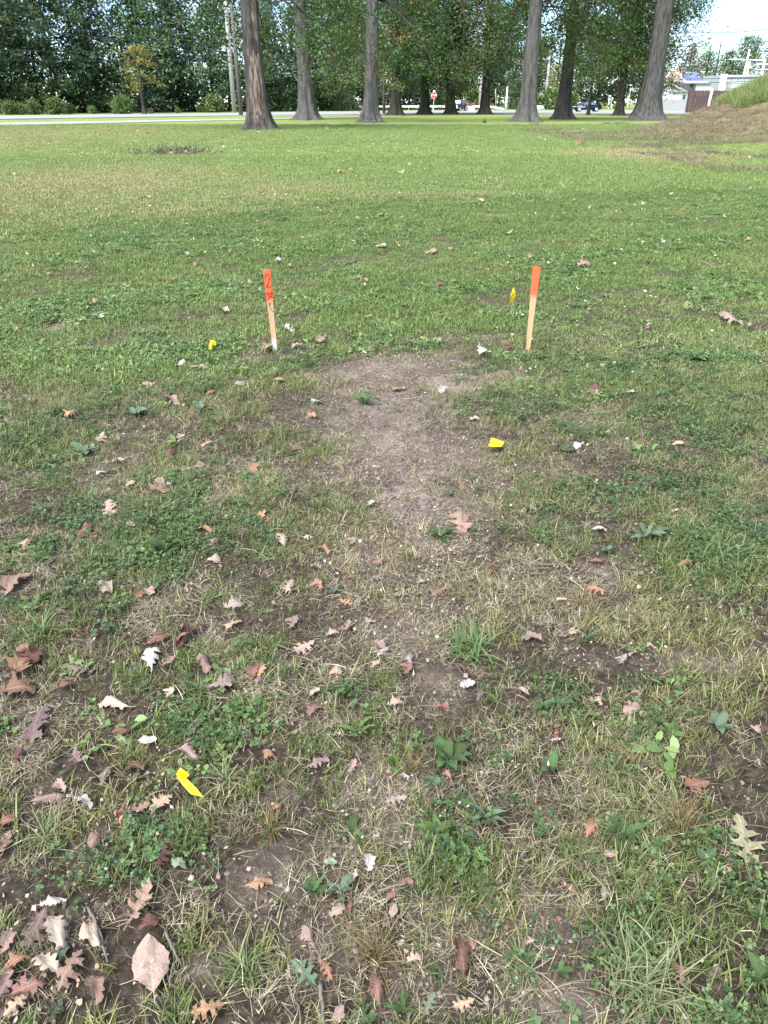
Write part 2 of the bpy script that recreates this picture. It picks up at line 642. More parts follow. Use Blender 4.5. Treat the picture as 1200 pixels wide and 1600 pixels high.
def leaf_quads(C, size, r, tint, flat=.35):
    """a small folded-free diamond for each centre"""
    n = len(C)
    nrm = rand_unit(n, r)
    nrm[:, 2] = np.abs(nrm[:, 2]) + flat
    nrm /= np.linalg.norm(nrm, axis=1, keepdims=True)
    a = np.cross(nrm, rand_unit(n, r))
    a /= np.linalg.norm(a, axis=1, keepdims=True) + 1e-9
    b = np.cross(nrm, a)
    s = size * r.uniform(.6, 1.3, (n, 1))
    w = s * r.uniform(.38, .6, (n, 1))
    V = np.stack([C - a * s * .5, C + b * w * .5 + a * s * .08, C + a * s * .5, C - b * w * .5 + a * s * .08], 1).reshape(-1, 3)
    Fq = np.arange(n * 4).reshape(n, 4)
    return V, Fq, tint


def crown_mesh(name, seed, zb, zt, rad, n_limb, per, leaf, mat, droop=.5, rust=.05, clump=(.75, .45), inner=.25, bark='bark_brown', thick=.0095, front=0.0):
    """limbs from the stem, leaf clumps along them; returns (leaf mesh, limb mesh)"""
    r = np.random.default_rng(seed)
    Cs, Ts = [], []
    lb = MB()
    for i in range(n_limb):
        q = (i + r.uniform(0, 1)) / n_limb
        z0 = zb + (zt - zb) * q ** 1.15
        az = i * 2.39996 + r.uniform(-.4, .4)
        if front and q < .6 and math.cos(az - FACE) > .55:
            az += math.pi * .75
        prof = (1 - .75 * q ** 1.6) * (.72 + .28 * min(1, q * 6))
        L = rad * prof * r.uniform(.65, 1.08)
        rise = (q * 1.1 - droop * (1 - q) ** 2) * L * .6
        pts = []
        for k in range(7):
            s = k / 6
            d = L * s
            zz = z0 + rise * s + .22 * L * math.sin(s * math.pi) * (1 - q * .5) - .10 * droop * L * s * s
            w = .06 * L * math.sin(s * 5 + i)
            pts.append(Vector((d * math.cos(az) - w * math.sin(az), d * math.sin(az) + w * math.cos(az), zz)))
        r0 = thick * L * (.6 + .5 * (1 - q))
        lb.tube(pts, [r0 * (1 - .88 * k / 6) + .006 for k in range(7)], 5, False)
        limb_t = r.uniform(0, .75)
        nclump = max(4, int(per * (.5 + .7 * prof)))
        for c in range(nclump):
            s = inner + (1 - inner) * r.uniform() ** .75
            k = min(5, int(s * 6))
            p = pts[k].lerp(pts[k + 1], s * 6 - k)
            side = r.normal(size=3) * np.array([.16, .16, .07]) * L * (.35 + .65 * s)
            cc = np.array(p) + side
            if front and abs(cc[0]) < front and cc[1] < 1.0 and cc[2] < 11:
                cc[0] = math.copysign(front + abs(r.normal(.6, .5)), cc[0])
            if front and cc[2] < 2.6:
                continue
            if c % 3 == 0:
                lb.tube([p, p.lerp(Vector(cc), .6) + Vector((0, 0, .06)), Vector(cc)], [r0 * .25 + .008, r0 * .18 + .006, .005], 3, False)
            m = int(r.uniform(.6, 1.4) * per * 4.5)
            sp = r.normal(size=(m, 3)) * np.array([clump[0], clump[0], clump[1]]) * r.uniform(.55, 1.15)
            Cs.append(cc + sp)
            if r.uniform() < rust:
                Ts.append(r.uniform(.86, 1.0, m))
            else:
                Ts.append(np.clip(limb_t * .6 + r.normal(.12, .14) + r.normal(0, .09, m), 0, .86))
    C = np.concatenate(Cs)
    T = np.concatenate(Ts)
    V, Fq, T = leaf_quads(C, leaf, r, T)
    me = mesh_np(name, V, Fq, MATS[mat], False, (('tint', 'FACE', T),))
    return me, lb.mesh(name + '_limbs', MATS[bark], True)


def trunk_mesh(name, seed, r0, h, r1, flare, mat, lean=(0, 0), bare=None, nseg=36, nring=46):
    """tapered stem with buttress roots; bare=(azimuth, half width, z0, z1) leaves a strip without bark"""
    r = np.random.default_rng(seed)
    th = np.linspace(0, 2 * math.pi, nseg, endpoint=False)
    zs = h * np.linspace(0, 1, nring) ** 1.5
    ph = r.uniform(0, 6.28, 4)
    nl = r.integers(5, 8)
    KN = [(r.uniform(1.2, 9), r.uniform(FACE - 1.3, FACE + 1.3)) for _ in range(7)]
    V, B = [], []
    for z in zs:
        q = z / h
        rad = r0 * (1 - q) + r1 * q
        fl = math.exp(-z / (flare * 1.25)) * r0 * .62 + math.exp(-z / (flare * .32)) * r0 * .75
        lobes = 1 + .42 * np.cos(nl * th + ph[0]) + .30 * np.cos((nl + 3) * th + ph[1])
        rr = rad + fl * np.clip(lobes, .25, 2)
        rr = rr + r0 * .05 * np.cos(3 * th + ph[2] + z * .4) + r0 * .035 * (vn(th * 4, np.full_like(th, z * .8), 1, seed) - .5) * 2
        rr = rr + r0 * .07 * (vn(np.cos(th) * 9 + 20, np.sin(th) * 9 + 20 + z * .5, 1, seed + 3) - .5) * 2
        for kz, ka in KN:
            dk = np.abs((th - ka + math.pi) % (2 * math.pi) - math.pi) * r0
            rr = rr + r0 * .16 * np.exp(-((z - kz) / .16) ** 2 - (dk / .15) ** 2)
        b = np.zeros_like(th)
        if bare:
            for (az, hw, z0, z1) in bare:
                da = np.abs((th - az + math.pi) % (2 * math.pi) - math.pi)
                env = np.clip((hw - da) / .25, 0, 1) * sst(z0, z0 + .6, z) * (1 - sst(z1 - .8, z1, z))
                nn = fbm(th * 5 + az, np.full_like(th, z * 1.1), 1, seed + 12, 4)
                b = np.maximum(b, sst(.46, .56, nn * .55 + env * .42 - .12 * (1 - env)) * (env > 0))
            rr = rr - b * r0 * .07
        V.append(np.stack([rr * np.cos(th) + lean[0] * q * h, rr * np.sin(th) + lean[1] * q * h, np.full_like(th, z - .12)], 1))
        B.append(b)
    V = np.concatenate(V)
    ii = np.arange(nring * nseg).reshape(nring, nseg)
    nx = np.roll(ii, -1, 1)
    Fq = np.stack([ii[:-1], nx[:-1], nx[1:], ii[1:]], -1).reshape(-1, 4)
    return mesh_np(name, V, Fq, MATS[mat], True, (('bare', 'POINT', np.concatenate(B)),))


CROWN = {}
CROWN['oak_a'] = crown_mesh('oak_crown', 101, 7.0, 17, 8.4, 50, 10, .23, 'oak_foliage', 1.5, .02, (.62, .42), .4, front=1.9)
CROWN['oak_b'] = crown_mesh('oak_crown', 102, 7.6, 18, 8.8, 50, 10, .23, 'oak_foliage', 1.3, .02, (.66, .42), .4, front=1.9)
CROWN['oak_e'] = crown_mesh('oak_crown', 108, 8.0, 18, 8.0, 46, 10, .23, 'oak_foliage', .75, .02, (.66, .42), .4, front=1.9)
CROWN['oak_c'] = crown_mesh('oak_crown', 103, 4.6, 17, 7.6, 50, 9, .34, 'oak_foliage', .9, .07, (.75, .5), .12, bark='bark_dark', thick=.012)
CROWN['oak_d'] = crown_mesh('oak_crown', 104, 5.0, 18, 8.2, 50, 9, .34, 'oak_foliage', 1.0, .02, (.8, .52), .12, bark='bark_dark', thick=.012)
CROWN['slim'] = crown_mesh('slim_crown', 105, 3.0, 8, 2.6, 22, 6, .20, 'oak_foliage', .2, .0, (.4, .35), bark='bark_dark')


def tree(name, base, crown, trunk, label, cat='tree', group=None, rz=0.0, cs=1.0, cz=0.0, ts=1.0):
    t = ob(name, None, label=label, cat=cat, group=group, loc=base)
    t.empty_display_size = .5
    ob('trunk', trunk, t, scale=(1, 1, ts))
    lf, lm = CROWN[crown] if isinstance(crown, str) else crown
    ob('crown', lf, t, rot=(0, 0, rz), scale=cs, loc=(0, 0, cz))
    ob('limbs', lm, t, rot=(0, 0, rz), scale=cs, loc=(0, 0, cz))
    return t


def base_at(px, py):
    p = G(px, py)
    p.z = hz1(p.x, p.y)
    return p


OAKG = 'oaks standing on the park lawn'
# px, py of the foot, width of the stem in the photo, crown, bark, lean, label
OAKS = [
    (405, 203, 29, 'oak_a', 'bark_brown', (-.012, 0), 0.0, 1.0, 0.0, 'dark oak with a long strip of bark torn off its trunk'),
    (482, 187.5, 24, 'oak_b', 'bark_grey', (-.045, 0), 0.15, 1.05, .6, 'tall grey oak leaning slightly beside the oak with torn bark'),
    (578, 191.5, 21.5, 'oak_a', 'bark_grey', (.035, 0), -.15, 1.05, .8, 'straight grey oak with small knots, standing in the middle of the lawn'),
    (822, 190, 25, 'oak_b', 'bark_grey', (.012, 0), -.1, 1.0, 1.0, 'thick grey oak with a broad ribbed foot, in front of the white post'),
    (879, 186.5, 20, 'oak_c', 'bark_brown', (.006, 0), 5.1, 1.0, 2.6, 'dark grey-brown oak just left of the parked blue car'),
    (1011, 188, 30, 'oak_e', 'bark_grey', (.008, 0), .2, 1.0, 1.2, 'broad smooth grey oak at the foot of the straw-covered bank'),
    (618, 180.2, 15, 'oak_c', 'bark_dark', (-.004, 0), 2.2, 1.0, .6, 'very dark oak with low rusty foliage behind the guardrail end'),
    (663, 178.7, 13, 'oak_d', 'bark_dark', (-.006, 0), 0.4, 1.0, .4, 'dark oak just left of the red stop sign'),
    (704, 178.8, 12.5, 'oak_d', 'bark_dark', (-.008, 0), 3.0, .95, .5, 'dark oak between the stop sign and the parked off-road car'),
    (757, 178.7, 13, 'oak_c', 'bark_dark', (0, 0), 4.0, 1.0, .9, 'dark flaring oak right of the flower planter'),
    (967, 180.5, 11, 'oak_d', 'bark_dark', (.006, 0), 1.3, .95, .3, 'dark oak standing right of the parked blue car'),
    (996, 180.5, 12, 'oak_c', 'bark_dark', (.10, 0), 5.6, .95, .3, 'dark leaning oak half hidden behind the broad grey oak'),
]
for i, (px, py, wpx, cr_, bk, lean, rz, cs, cz, lab) in enumerate(OAKS):
    b = base_at(px, py)
    r0 = .5 * wpx / FPX * (b.y * CP + CH * SP) * .98
    bare = [(FACE + .15, .85, .4, 4.7), (FACE + .6, .5, 4.3, 8.0), (FACE - .1, .45, .2, 2.4)] if i == 0 else None
    tm = trunk_mesh('trunk', 200 + i, r0 * 1.03, 13, r0 * .62, .55 + r0 * .45, bk, lean, bare, 64 if i == 0 else 40, 90 if i == 0 else 46)
    tree('oak_tree', b, cr_, tm, lab, 'tree', OAKG, rz, cs, cz)
b = base_at(919, 179.5)
tree('slim_tree', b, 'slim', trunk_mesh('trunk', 230, .22, 8, .08, .2, 'bark_dark', (.012, 0), None, 12, 14), 'slender young tree with a thin dark stem in front of the blue car', rz=.4, cs=1.25)
# crown reaching into the picture from the right, its stem on the bank
bx = Vector((31.0, 47.0, hz1(31.0, 47.0)))
CROWN['side'] = crown_mesh('side_crown', 106, 2.2, 13, 9.2, 34, 6, .17, 'oak_foliage', .5, .02, (.42, .3), .45)
tree('bank_tree', bx, 'side', trunk_mesh('trunk', 231, .42, 12, .25, .5, 'bark_grey'), 'tree on the bank whose thin branches hang into the top right corner', rz=.6)

# the wood beyond the road
for k, (s_, zb_, zt_, rd_) in enumerate([(301, 1.2, 17, 5.2), (302, 2.5, 19, 6.0), (303, .8, 14, 4.6), (304, 3.5, 21, 6.2)]):
    CROWN['wood%d' % k] = crown_mesh('wood_crown', s_, zb_, zt_, rd_, 40, 6, .58, 'wood_foliage', .4, .03, (.8, .55), .15, 'bark_dark')
CROWN['yellow'] = crown_mesh('yellow_crown', 311, 4.0, 8.5, 3.6, 16, 5, .36, 'yellow_foliage', .9, 0, (.5, .28), .3)
CROWN['rust'] = crown_mesh('rust_crown', 312, 4, 13, 4.0, 30, 5, .4, 'rust_foliage', .2, 0, (.6, .5), .2)
CROWN['light'] = crown_mesh('light_crown', 313, 2.5, 12, 5.0, 34, 7, .42, 'verge_foliage', .3, .02, (.8, .55), .15)
CROWN['bush'] = crown_mesh('bush_crown', 314, .1, 1.6, 1.5, 20, 5, .26, 'verge_foliage', .1, 0, (.35, .28), .1)
CROWN['hedge'] = crown_mesh('dark_bush_crown', 315, .2, 3.2, 2.6, 24, 6, .34, 'wood_foliage', .1, .02, (.6, .5), .1)
WTR = [trunk_mesh('trunk', 320 + k, .26, 15, .12, .35, 'bark_dark', ((-.03, .02, 0, .05)[k], 0), None, 10, 12) for k in range(4)]
WG = 'trees of the wood beyond the road'
WHERE = [('beyond the road', 60), ('behind the two utility poles', 370), ('behind the torn-bark oak', 440), ('behind the grey oaks', 540)]
spots = []
r_ = np.random.default_rng(99)
for row, (y0, dy) in enumerate(((0, 0), (10, 0))):
    for px in np.arange(-95 + row * 23, 700, 62 if row == 0 else 70):
        pj = px + r_.uniform(-16, 16)
        edge = np.interp(pj, [-300, 0, 380, 700], [104, 118, 146, 185])
        spots.append((row, pj, edge + y0 + r_.uniform(-2.5, 2.5)))
ORD = ['', 'first', 'second', 'third', 'fourth', 'fifth', 'sixth', 'seventh', 'eighth', 'ninth', 'tenth', 'eleventh', 'twelfth', 'thirteenth', 'fourteenth', 'fifteenth']
cnt_ = [0, 0, 0]
for (row, px, D) in spots:
    p = at(px, 150, D)
    k = int(r_.integers(0, 4))
    kind_w = ('low branching', 'tall spreading', 'short dense', 'tall open-crowned')[k]
    place = ('at the road edge of the wood', 'in the second row of the wood', 'deep in the wood')[row]
    cnt_[row] += 1
    near_w = ORD[cnt_[row]]
    tree('woodland_tree', Vector((p.x, D, -.05)), 'wood%d' % k, WTR[k], '%s dark tree, %s from the left %s' % (kind_w, near_w, place), 'tree', WG, r_.uniform(0, 6), r_.uniform(.85, 1.2))
# far trees behind the cross street, seen between the oaks
FT = [(548, 150, 'light', 1.25, 'leafy mid-green tree between the leaning grey oak and the knotty oak'), (640, 205, 'wood1', 1.1, 'dark tree behind the stop sign, past the guardrail'), (668, 192, 'light', .9, 'pale green tree behind the stop sign'),
      (722, 200, 'light', 1.1, 'pale green tree behind the parked off-road car'), (765, 210, 'wood2', 1.2, 'dark tree behind the flower planter'),
      (800, 205, 'wood1', 1.1, 'dark tree behind the white post'), (842, 215, 'light', 1.2, 'light green tree behind the utility pole with a crossarm'),
      (868, 196, 'yellow', 1.0, 'small yellow tree beside the utility pole with a crossarm'), (900, 210, 'wood0', 1.1, 'dark tree behind the blue car'),
      (935, 214, 'wood2', 1.3, 'dense dark tree behind the blue car boot'), (972, 216, 'wood0', 1.2, 'dark tree behind the pale marker posts'),
      (1010, 220, 'wood3', 1.0, 'dark tree behind the broad grey oak'), (840, 222, 'rust', 1.1, 'orange tree high behind the thick grey oak'),
      (1070, 232, 'rust', 1.05, 'rusty brown tree behind the house roof'), (1096, 240, 'light', 1.05, 'light green tree behind the blue roof'),
      (1128, 250, 'light', 1.1, 'bushy green tree right of the blue roof'), (1158, 246, 'light', 1.35, 'broad yellow-green tree behind the power poles'),
      (1200, 255, 'wood2', 1.2, 'dark tree at the right edge behind the power poles'), (1245, 250, 'light', 1.2, 'green tree past the pale depot'),
      (1112, 226, 'hedge', 1.5, 'dark hedge bush beside the white house'), (700, 225, 'wood3', 1.0, 'tall tree far behind the off-road car'),
      (780, 230, 'wood3', 1.0, 'tall tree far behind the white post')]
for (px, D, c, s, lab) in FT:
    p = at(px, 150, D)
    tree('far_tree', Vector((p.x, D, -.05)), c, WTR[len(lab) % 4], lab, 'tree', 'far trees beyond the cross street', px * .37, s)
# the yellow branch and light undergrowth at the edge of the wood
p = at(222, 150, 112)
tree('yellow_tree', Vector((p.x, 112, 0)), 'yellow', WTR[2], 'small tree with drooping bright yellow leaves at the wood edge', rz=2.2, cs=.85, cz=.1, ts=.5)
BG = 'bushes along the road verge'
for j, (px, D, c, s, lab) in enumerate([
        (8, 110, 'bush', 1.1, 'pale green bush at the far left of the road verge'), (28, 111, 'bush', .95, 'low pale weeds bush beside the leftmost verge bush'),
        (48, 111, 'bush', 1.15, 'pale bush left of the rounded verge bush'), (82, 112, 'bush', 1.35, 'rounded pale green bush on the road verge'),
        (104, 116, 'hedge', .5, 'dark bush right of the rounded pale bush'), (140, 118, 'bush', .7, 'yellow-green verge bush below the dark wood'),
        (192, 117, 'bush', 1.5, 'climbing pale green shrub below the yellow branch'), (186, 119, 'hedge', .8, 'vine-covered dark shrub below the yellow branch'),
        (232, 122, 'bush', .45, 'small verge bush right of the yellow branch'), (275, 127, 'bush', .5, 'low verge bush in front of the dark wood'),
        (333, 134, 'bush', 1.75, 'brownish rounded bush left of the utility poles'), (312, 136, 'bush', .6, 'small bush left of the brownish rounded bush'),
        (440, 150, 'hedge', 1.3, 'dark bush between the torn-bark oak and the grey oak'), (515, 158, 'hedge', 1.3, 'dark bush right of the leaning grey oak'),
        (545, 162, 'bush', 1.3, 'pale bush left of the knotty oak'), (865, 182, 'bush', 2.0, 'rounded yellow-green bush below the crossarm pole'),
        (847, 184, 'bush', 1.3, 'small bright bush left of the dark grey-brown oak'), (890, 184, 'bush', 1.6, 'bush showing right of the dark grey-brown oak'),
        (690, 186, 'bush', 1.9, 'pale bush behind the stop sign'), (740, 190, 'bush', 2.2, 'bush behind the flower planter'), (810, 190, 'hedge', 1.4, 'brown-green bush behind the white post')]):
    p = at(px, 150, D)
    s *= .72 if px < 400 else 1.0
    t = ob('verge_bush', None, label=lab, cat='bush', group=BG, loc=(p.x, D, -.03), rot=(0, 0, j * 1.3), scale=s)
    ob('foliage', CROWN[c][0], t)
    ob('stems', CROWN[c][1], t)
# thicket: the dark mass low inside the wood
tk = np.random.default_rng(5)
n = 22000
px = tk.uniform(-300, 720, n)
D = np.interp(px, [-300, 0, 380, 720], [112, 126, 154, 194]) + tk.uniform(0, 9, n)
xs = (px - 600) / FPX * (D * CP)
zz = tk.uniform(0, 1, n) ** 1.3 * 5.5 * (.5 + .8 * vn(xs, D, .25, 8))
V, Fq, T = leaf_quads(np.stack([xs, D, zz], 1), .75, tk, tk.uniform(0, .5, n))
ob('undergrowth', mesh_np('undergrowth', V, Fq, MATS['wood_foliage'], False, (('tint', 'FACE', T),)), kind='stuff',
   label='dark tangled undergrowth inside the wood beyond the road', cat='undergrowth')

# ------------------------------------------------------------------ turf: blades gathered into tufts, tufts scattered over the ground
def blades(n, r, spread, length, width, lean, segs=3, flat=0.0, curl=.5, sway=0.0):
    """n blades -> verts, quads, bl, br"""
    az = r.uniform(0, 2 * math.pi, n)
    L = length * r.uniform(.5, 1.25, n)
    W = width * r.uniform(.7, 1.3, n)
    th = r.uniform(lean[0], lean[1], n)          # tilt from vertical at the root
    cu = curl * r.uniform(-.3, 1.3, n)
    bx_, by_ = r.normal(0, spread, n), r.normal(0, spread, n)
    rr = r.uniform(0, 1, n)
    P = np.stack([bx_, by_, np.full(n, flat)], 1)
    side = np.stack([-np.sin(az), np.cos(az), np.zeros(n)], 1)
    tw = r.normal(0, .5, n)
    sw = r.normal(0, sway, n) if sway else np.zeros(n)
    V, BL = [], []
    for k in range(segs + 1):
        q = k / segs
        w = W * (1 - .82 * q ** 1.6) * .5 * (.75 + .5 * q if k == 0 else 1)
        s2 = side.copy()
        s2[:, 2] = np.sin(tw) * .5
        V.append(P - s2 * w[:, None])
        V.append(P + s2 * w[:, None])
        BL += [np.full(n, q)] * 2
        a = th + cu * q * 1.4
        az = az + sw / segs
        step = np.stack([np.cos(az) * np.sin(a), np.sin(az) * np.sin(a), np.cos(a)], 1) * (L / segs)[:, None]
        P = P + step
        P[:, 2] = np.maximum(P[:, 2], .002)
    V = np.stack(V, 1).reshape(-1, 3)
    BL = np.stack(BL, 1).ravel()
    m = 2 * (segs + 1)
    o = (np.arange(n) * m)[:, None]
    Fq = np.concatenate([o + np.array([[2 * k, 2 * k + 1, 2 * k + 3, 2 * k + 2]]) for k in range(segs)], 0)
    return V, Fq, BL, np.repeat(rr, m)


def clover(n, r, spread, rad):
    V, Fq, BL, BR = [], [], [], []
    for i in range(n):
        c = np.array([r.normal(0, spread), r.normal(0, spread), r.uniform(.006, .035)])
        tilt = r.normal(0, .35, 2)
        a0, s, b = r.uniform(0, 6.28), rad * r.uniform(.6, 1.25), r.uniform()
        for k in range(3):
            a = a0 + k * 2.094
            d, e = np.array([math.cos(a), math.sin(a), tilt[0] * math.cos(a) + .15]), np.array([-math.sin(a), math.cos(a), tilt[1] * .5])
            o = len(V)
            V += [c, c + d * s * .42 - e * s * .44, c + d * s * .88 - e * s * .46, c + d * s * .95, c + d * s * .88 + e * s * .46, c + d * s * .42 + e * s * .44]
            Fq += [(o, o + 1, o + 2, o + 3), (o, o + 3, o + 4, o + 5)]
            BL += [0, .5, .9, .7, .9, .5]
            BR += [b] * 6
        o = len(V)                                # stalk
        w = np.array([.0006, .0006, 0])
        g = np.array([c[0] + r.normal(0, .006), c[1] + r.normal(0, .006), 0])
        V += [g - w, g + w, c + w, c - w]
        Fq.append((o, o + 1, o + 2, o + 3))
        BL += [0] * 4
        BR += [b] * 4
    return np.array(V), np.array(Fq), np.array(BL), np.array(BR)


def ovals(n, r, spread, L, W):
    """small broad leaves of low weeds"""
    V, Fq, BL, BR = [], [], [], []
    for i in range(n):
        a, t = r.uniform(0, 6.28), r.uniform(.1, .8)
        c = np.array([r.normal(0, spread), r.normal(0, spread), r.uniform(.002, .012)])
        d = np.array([math.cos(a) * math.cos(t), math.sin(a) * math.cos(t), math.sin(t)])
        e = np.array([-math.sin(a), math.cos(a), r.normal(0, .3)])
        l, w, b = L * r.uniform(.6, 1.3), W * r.uniform(.7, 1.3), r.uniform()
        dn = np.array([0, 0, -l * .22])
        pts = [c, c + d * l * .4 - e * w * .5, c + d * l * .4, c + d * l * .4 + e * w * .5, c + d * l * .75 - e * w * .4 + dn * .5, c + d * l + dn, c + d * l * .75 + e * w * .4 + dn * .5]
        o = len(V)
        V += pts
        Fq += [(o, o + 1, o + 4, o + 2), (o, o + 2, o + 6, o + 3), (o + 2, o + 4, o + 5, o + 6)]
        BL += [0, .4, .4, .4, .8, 1, .8]
        BR += [b] * 7
    return np.array(V), np.array(Fq), np.array(BL), np.array(BR)


def bits(n, r, spread, size):
    """curled ragged crumbs of leaf"""
    V, Fq, BL, BR = [], [], [], []
    for i in range(n):
        c = np.array([r.normal(0, spread), r.normal(0, spread), r.uniform(.002, .01)])
        a, b, s = r.uniform(0, 6.28), r.uniform(), size * r.uniform(.4, 1.5)
        d = np.array([math.cos(a), math.sin(a), r.normal(0, .4)]) * s
        e = np.array([-math.sin(a), math.cos(a), r.normal(0, .4)]) * s * r.uniform(.18, .6)
        up = np.array([0, 0, s * r.uniform(.1, .5)])
        u = r.uniform(.3, 1.2, 6)
        o = len(V)
        V += [c - d * u[0] + up, c - d * .35 - e * u[1], c + d * .3 - e * u[2], c + d * u[3] + up * .6, c + d * .25 + e * u[4], c - d * .3 + e * u[5]]
        Fq += [(o, o + 1, o + 2, o + 5), (o + 5, o + 2, o + 3, o + 4)]
        BL += [0, .3, .6, .9, .5, .2]
        BR += [b] * 6
    return np.array(V), np.array(Fq), np.array(BL), np.array(BR)


def crumbs(n, r, spread, size):
    V, Fq, BL, BR = [], [], [], []
    oct_ = np.array([(1, 0, 0), (-1, 0, 0), (0, 1, 0), (0, -1, 0), (0, 0, 1), (0, 0, -1)], float)
    fs = [(0, 2, 4), (2, 1, 4), (1, 3, 4), (3, 0, 4)]
    for i in range(n):
        s = size * r.uniform(.3, 1.3) ** 1.6
        c = np.array([r.normal(0, spread), r.normal(0, spread), s * .2])
        o = len(V)
        V += list(c + oct_ * s * r.uniform(.6, 1.3, (6, 1)) * np.array([1, .9, .7]))
        Fq += [(o + a, o + b, o + cc, o + cc) for a, b, cc in fs]
        BL += [0] * 6
        BR += [r.uniform()] * 6
    return np.array(V), np.array([q[:3] for q in Fq]), np.array(BL), np.array(BR)


def variants(name, mat, makers):
    c = bpy.data.collections.new(name)
    for i, mk in enumerate(makers):
        V, Fq, BL, BR = mk
        me = mesh_np('%s_%02d' % (name, i), V, Fq, MATS[mat], False, (('bl', 'POINT', BL), ('br', 'POINT', BR)))
        o = bpy.data.objects.new('%s_%02d' % (name, i), me)
        c.objects.link(o)
    return c, len(makers)


def scatter(name, coll, nvar, x, y, scl, tint, label, cat, tilt=.12, dz=0.0):
    r = np.random.default_rng(len(x))
    n = len(x)
    me = bpy.data.meshes.new(name)
    me.vertices.add(n)
    me.vertices.foreach_set('co', np.stack([x, y, hz(x, y) + dz], 1).astype(np.float32).ravel())
    rot = np.stack([r.normal(0, tilt, n), r.normal(0, tilt, n), r.uniform(0, 6.283, n)], 1).astype(np.float32)
    for an, tp, vals in (('rot', 'FLOAT_VECTOR', rot.ravel()), ('scl', 'FLOAT', scl.astype(np.float32)), ('tint', 'FLOAT', np.clip(tint, 0, 1).astype(np.float32))):
        a = me.attributes.new(an, tp, 'POINT')
        a.data.foreach_set('vector' if tp == 'FLOAT_VECTOR' else 'value', vals)
    a = me.attributes.new('idx', 'INT', 'POINT')
    a.data.foreach_set('value', r.integers(0, nvar, n).astype(np.int32))
    ng = bpy.data.node_groups.new(name + '_scatter', 'GeometryNodeTree')
    ng.interface.new_socket('Geometry', in_out='INPUT', socket_type='NodeSocketGeometry')
    ng.interface.new_socket('Geometry', in_out='OUTPUT', socket_type='NodeSocketGeometry')
    gi, go = ng.nodes.new('NodeGroupInput'), ng.nodes.new('NodeGroupOutput')
    ci = ng.nodes.new('GeometryNodeCollectionInfo')
    ci.inputs['Collection'].default_value = coll
    ci.inputs['Separate Children'].default_value = True
    ci.inputs['Reset Children'].default_value = True
    ip = ng.nodes.new('GeometryNodeInstanceOnPoints')
    ip.inputs['Pick Instance'].default_value = True

    def na(nm, tp):
        q = ng.nodes.new('GeometryNodeInputNamedAttribute')
        q.data_type = tp
        q.inputs['Name'].default_value = nm
        return q.outputs['Attribute']
    ng.links.new(gi.outputs[0], ip.inputs['Points'])
    ng.links.new(ci.outputs[0], ip.inputs['Instance'])
    ng.links.new(na('idx', 'INT'), ip.inputs['Instance Index'])
    ng.links.new(na('rot', 'FLOAT_VECTOR'), ip.inputs['Rotation'])
    ng.links.new(na('scl', 'FLOAT'), ip.inputs['Scale'])
    ng.links.new(ip.outputs[0], go.inputs[0])
    o = ob(name, me, kind='stuff', label=label, cat=cat)
    md = o.modifiers.new('scatter', 'NODES')
    md.node_group = ng
    return o


def spread(d0, d1, dens, margin=.16, seed=0):
    """random ground points in the wedge the photo sees, dens per square metre"""
    r = np.random.default_rng(seed)
    w1 = d1 * (.441 + margin) + .55
    n = int(dens * (d1 - d0) * 2 * w1)
    x, y = r.uniform(-w1, w1, n), r.uniform(d0, d1, n)
    k = np.abs(x) < y * (.441 + margin) + .55
    return x[k], y[k], r


RV = np.random.default_rng(3)
near_c = variants('near_tuft', 'grass_near', [blades(int(RV.integers(7, 15)), RV, .010, .040, .0024, (.1, .95), 3, 0, .8) for _ in range(9)]
                  + [blades(9, RV, .016, .058, .0030, (.4, 1.25), 4, 0, .8) for _ in range(4)]
                  + [blades(22, RV, .014, .026, .0016, (.1, .9), 2, 0, .6) for _ in range(4)])
mid_c = variants('mid_tuft', 'grass_mid', [blades(44, RV, .05, .034, .0036, (.2, 1.15), 3, 0, .9) for _ in range(6)]
                 + [blades(30, RV, .045, .046, .0055, (.4, 1.3), 3, 0, .9) for _ in range(5)])
weed_c = variants('low_weed', 'weed_mid', [ovals(16, RV, .035, .034, .018) for _ in range(4)] + [ovals(12, RV, .028, .048, .020) for _ in range(3)]
                  + [clover(24, RV, .035, .010) for _ in range(4)])
far_c = variants('far_tuft', 'grass_mown', [blades(120, RV, .13, .038, .0075, (.1, 1.0), 2, 0, .6) for _ in range(8)])
straw_c = variants('straw_wisp', 'straw', [blades(int(RV.integers(5, 11)), RV, .024, .052, .0013, (1.2, 1.62), 5, .003, .2, .55) for _ in range(10)]
                   + [blades(30, RV, .020, .028, .0011, (.7, 1.6), 3, .002, .35, .6) for _ in range(8)])
clover_c = variants('clover_patch', 'clover', [clover(16, RV, .026, .0068) for _ in range(8)] + [clover(10, RV, .022, .0095) for _ in range(3)])
litter_c = variants('litter_bit', 'litter', [bits(6, RV, .035, .0055) for _ in range(9)] + [bits(2, RV, .03, .010) for _ in range(2)])
crumb_c = variants('soil_crumb', 'crumb', [crumbs(20, RV, .04, .0034) for _ in range(8)])
bank_c = variants('bank_tuft', 'grass_mown', [blades(60, RV, .10, .34, .011, (.1, .8), 4, 0, .9) for _ in range(5)])


def keep(x, y, p, r):
    k = r.uniform(0, 1, len(x)) < p
    return x[k], y[k]


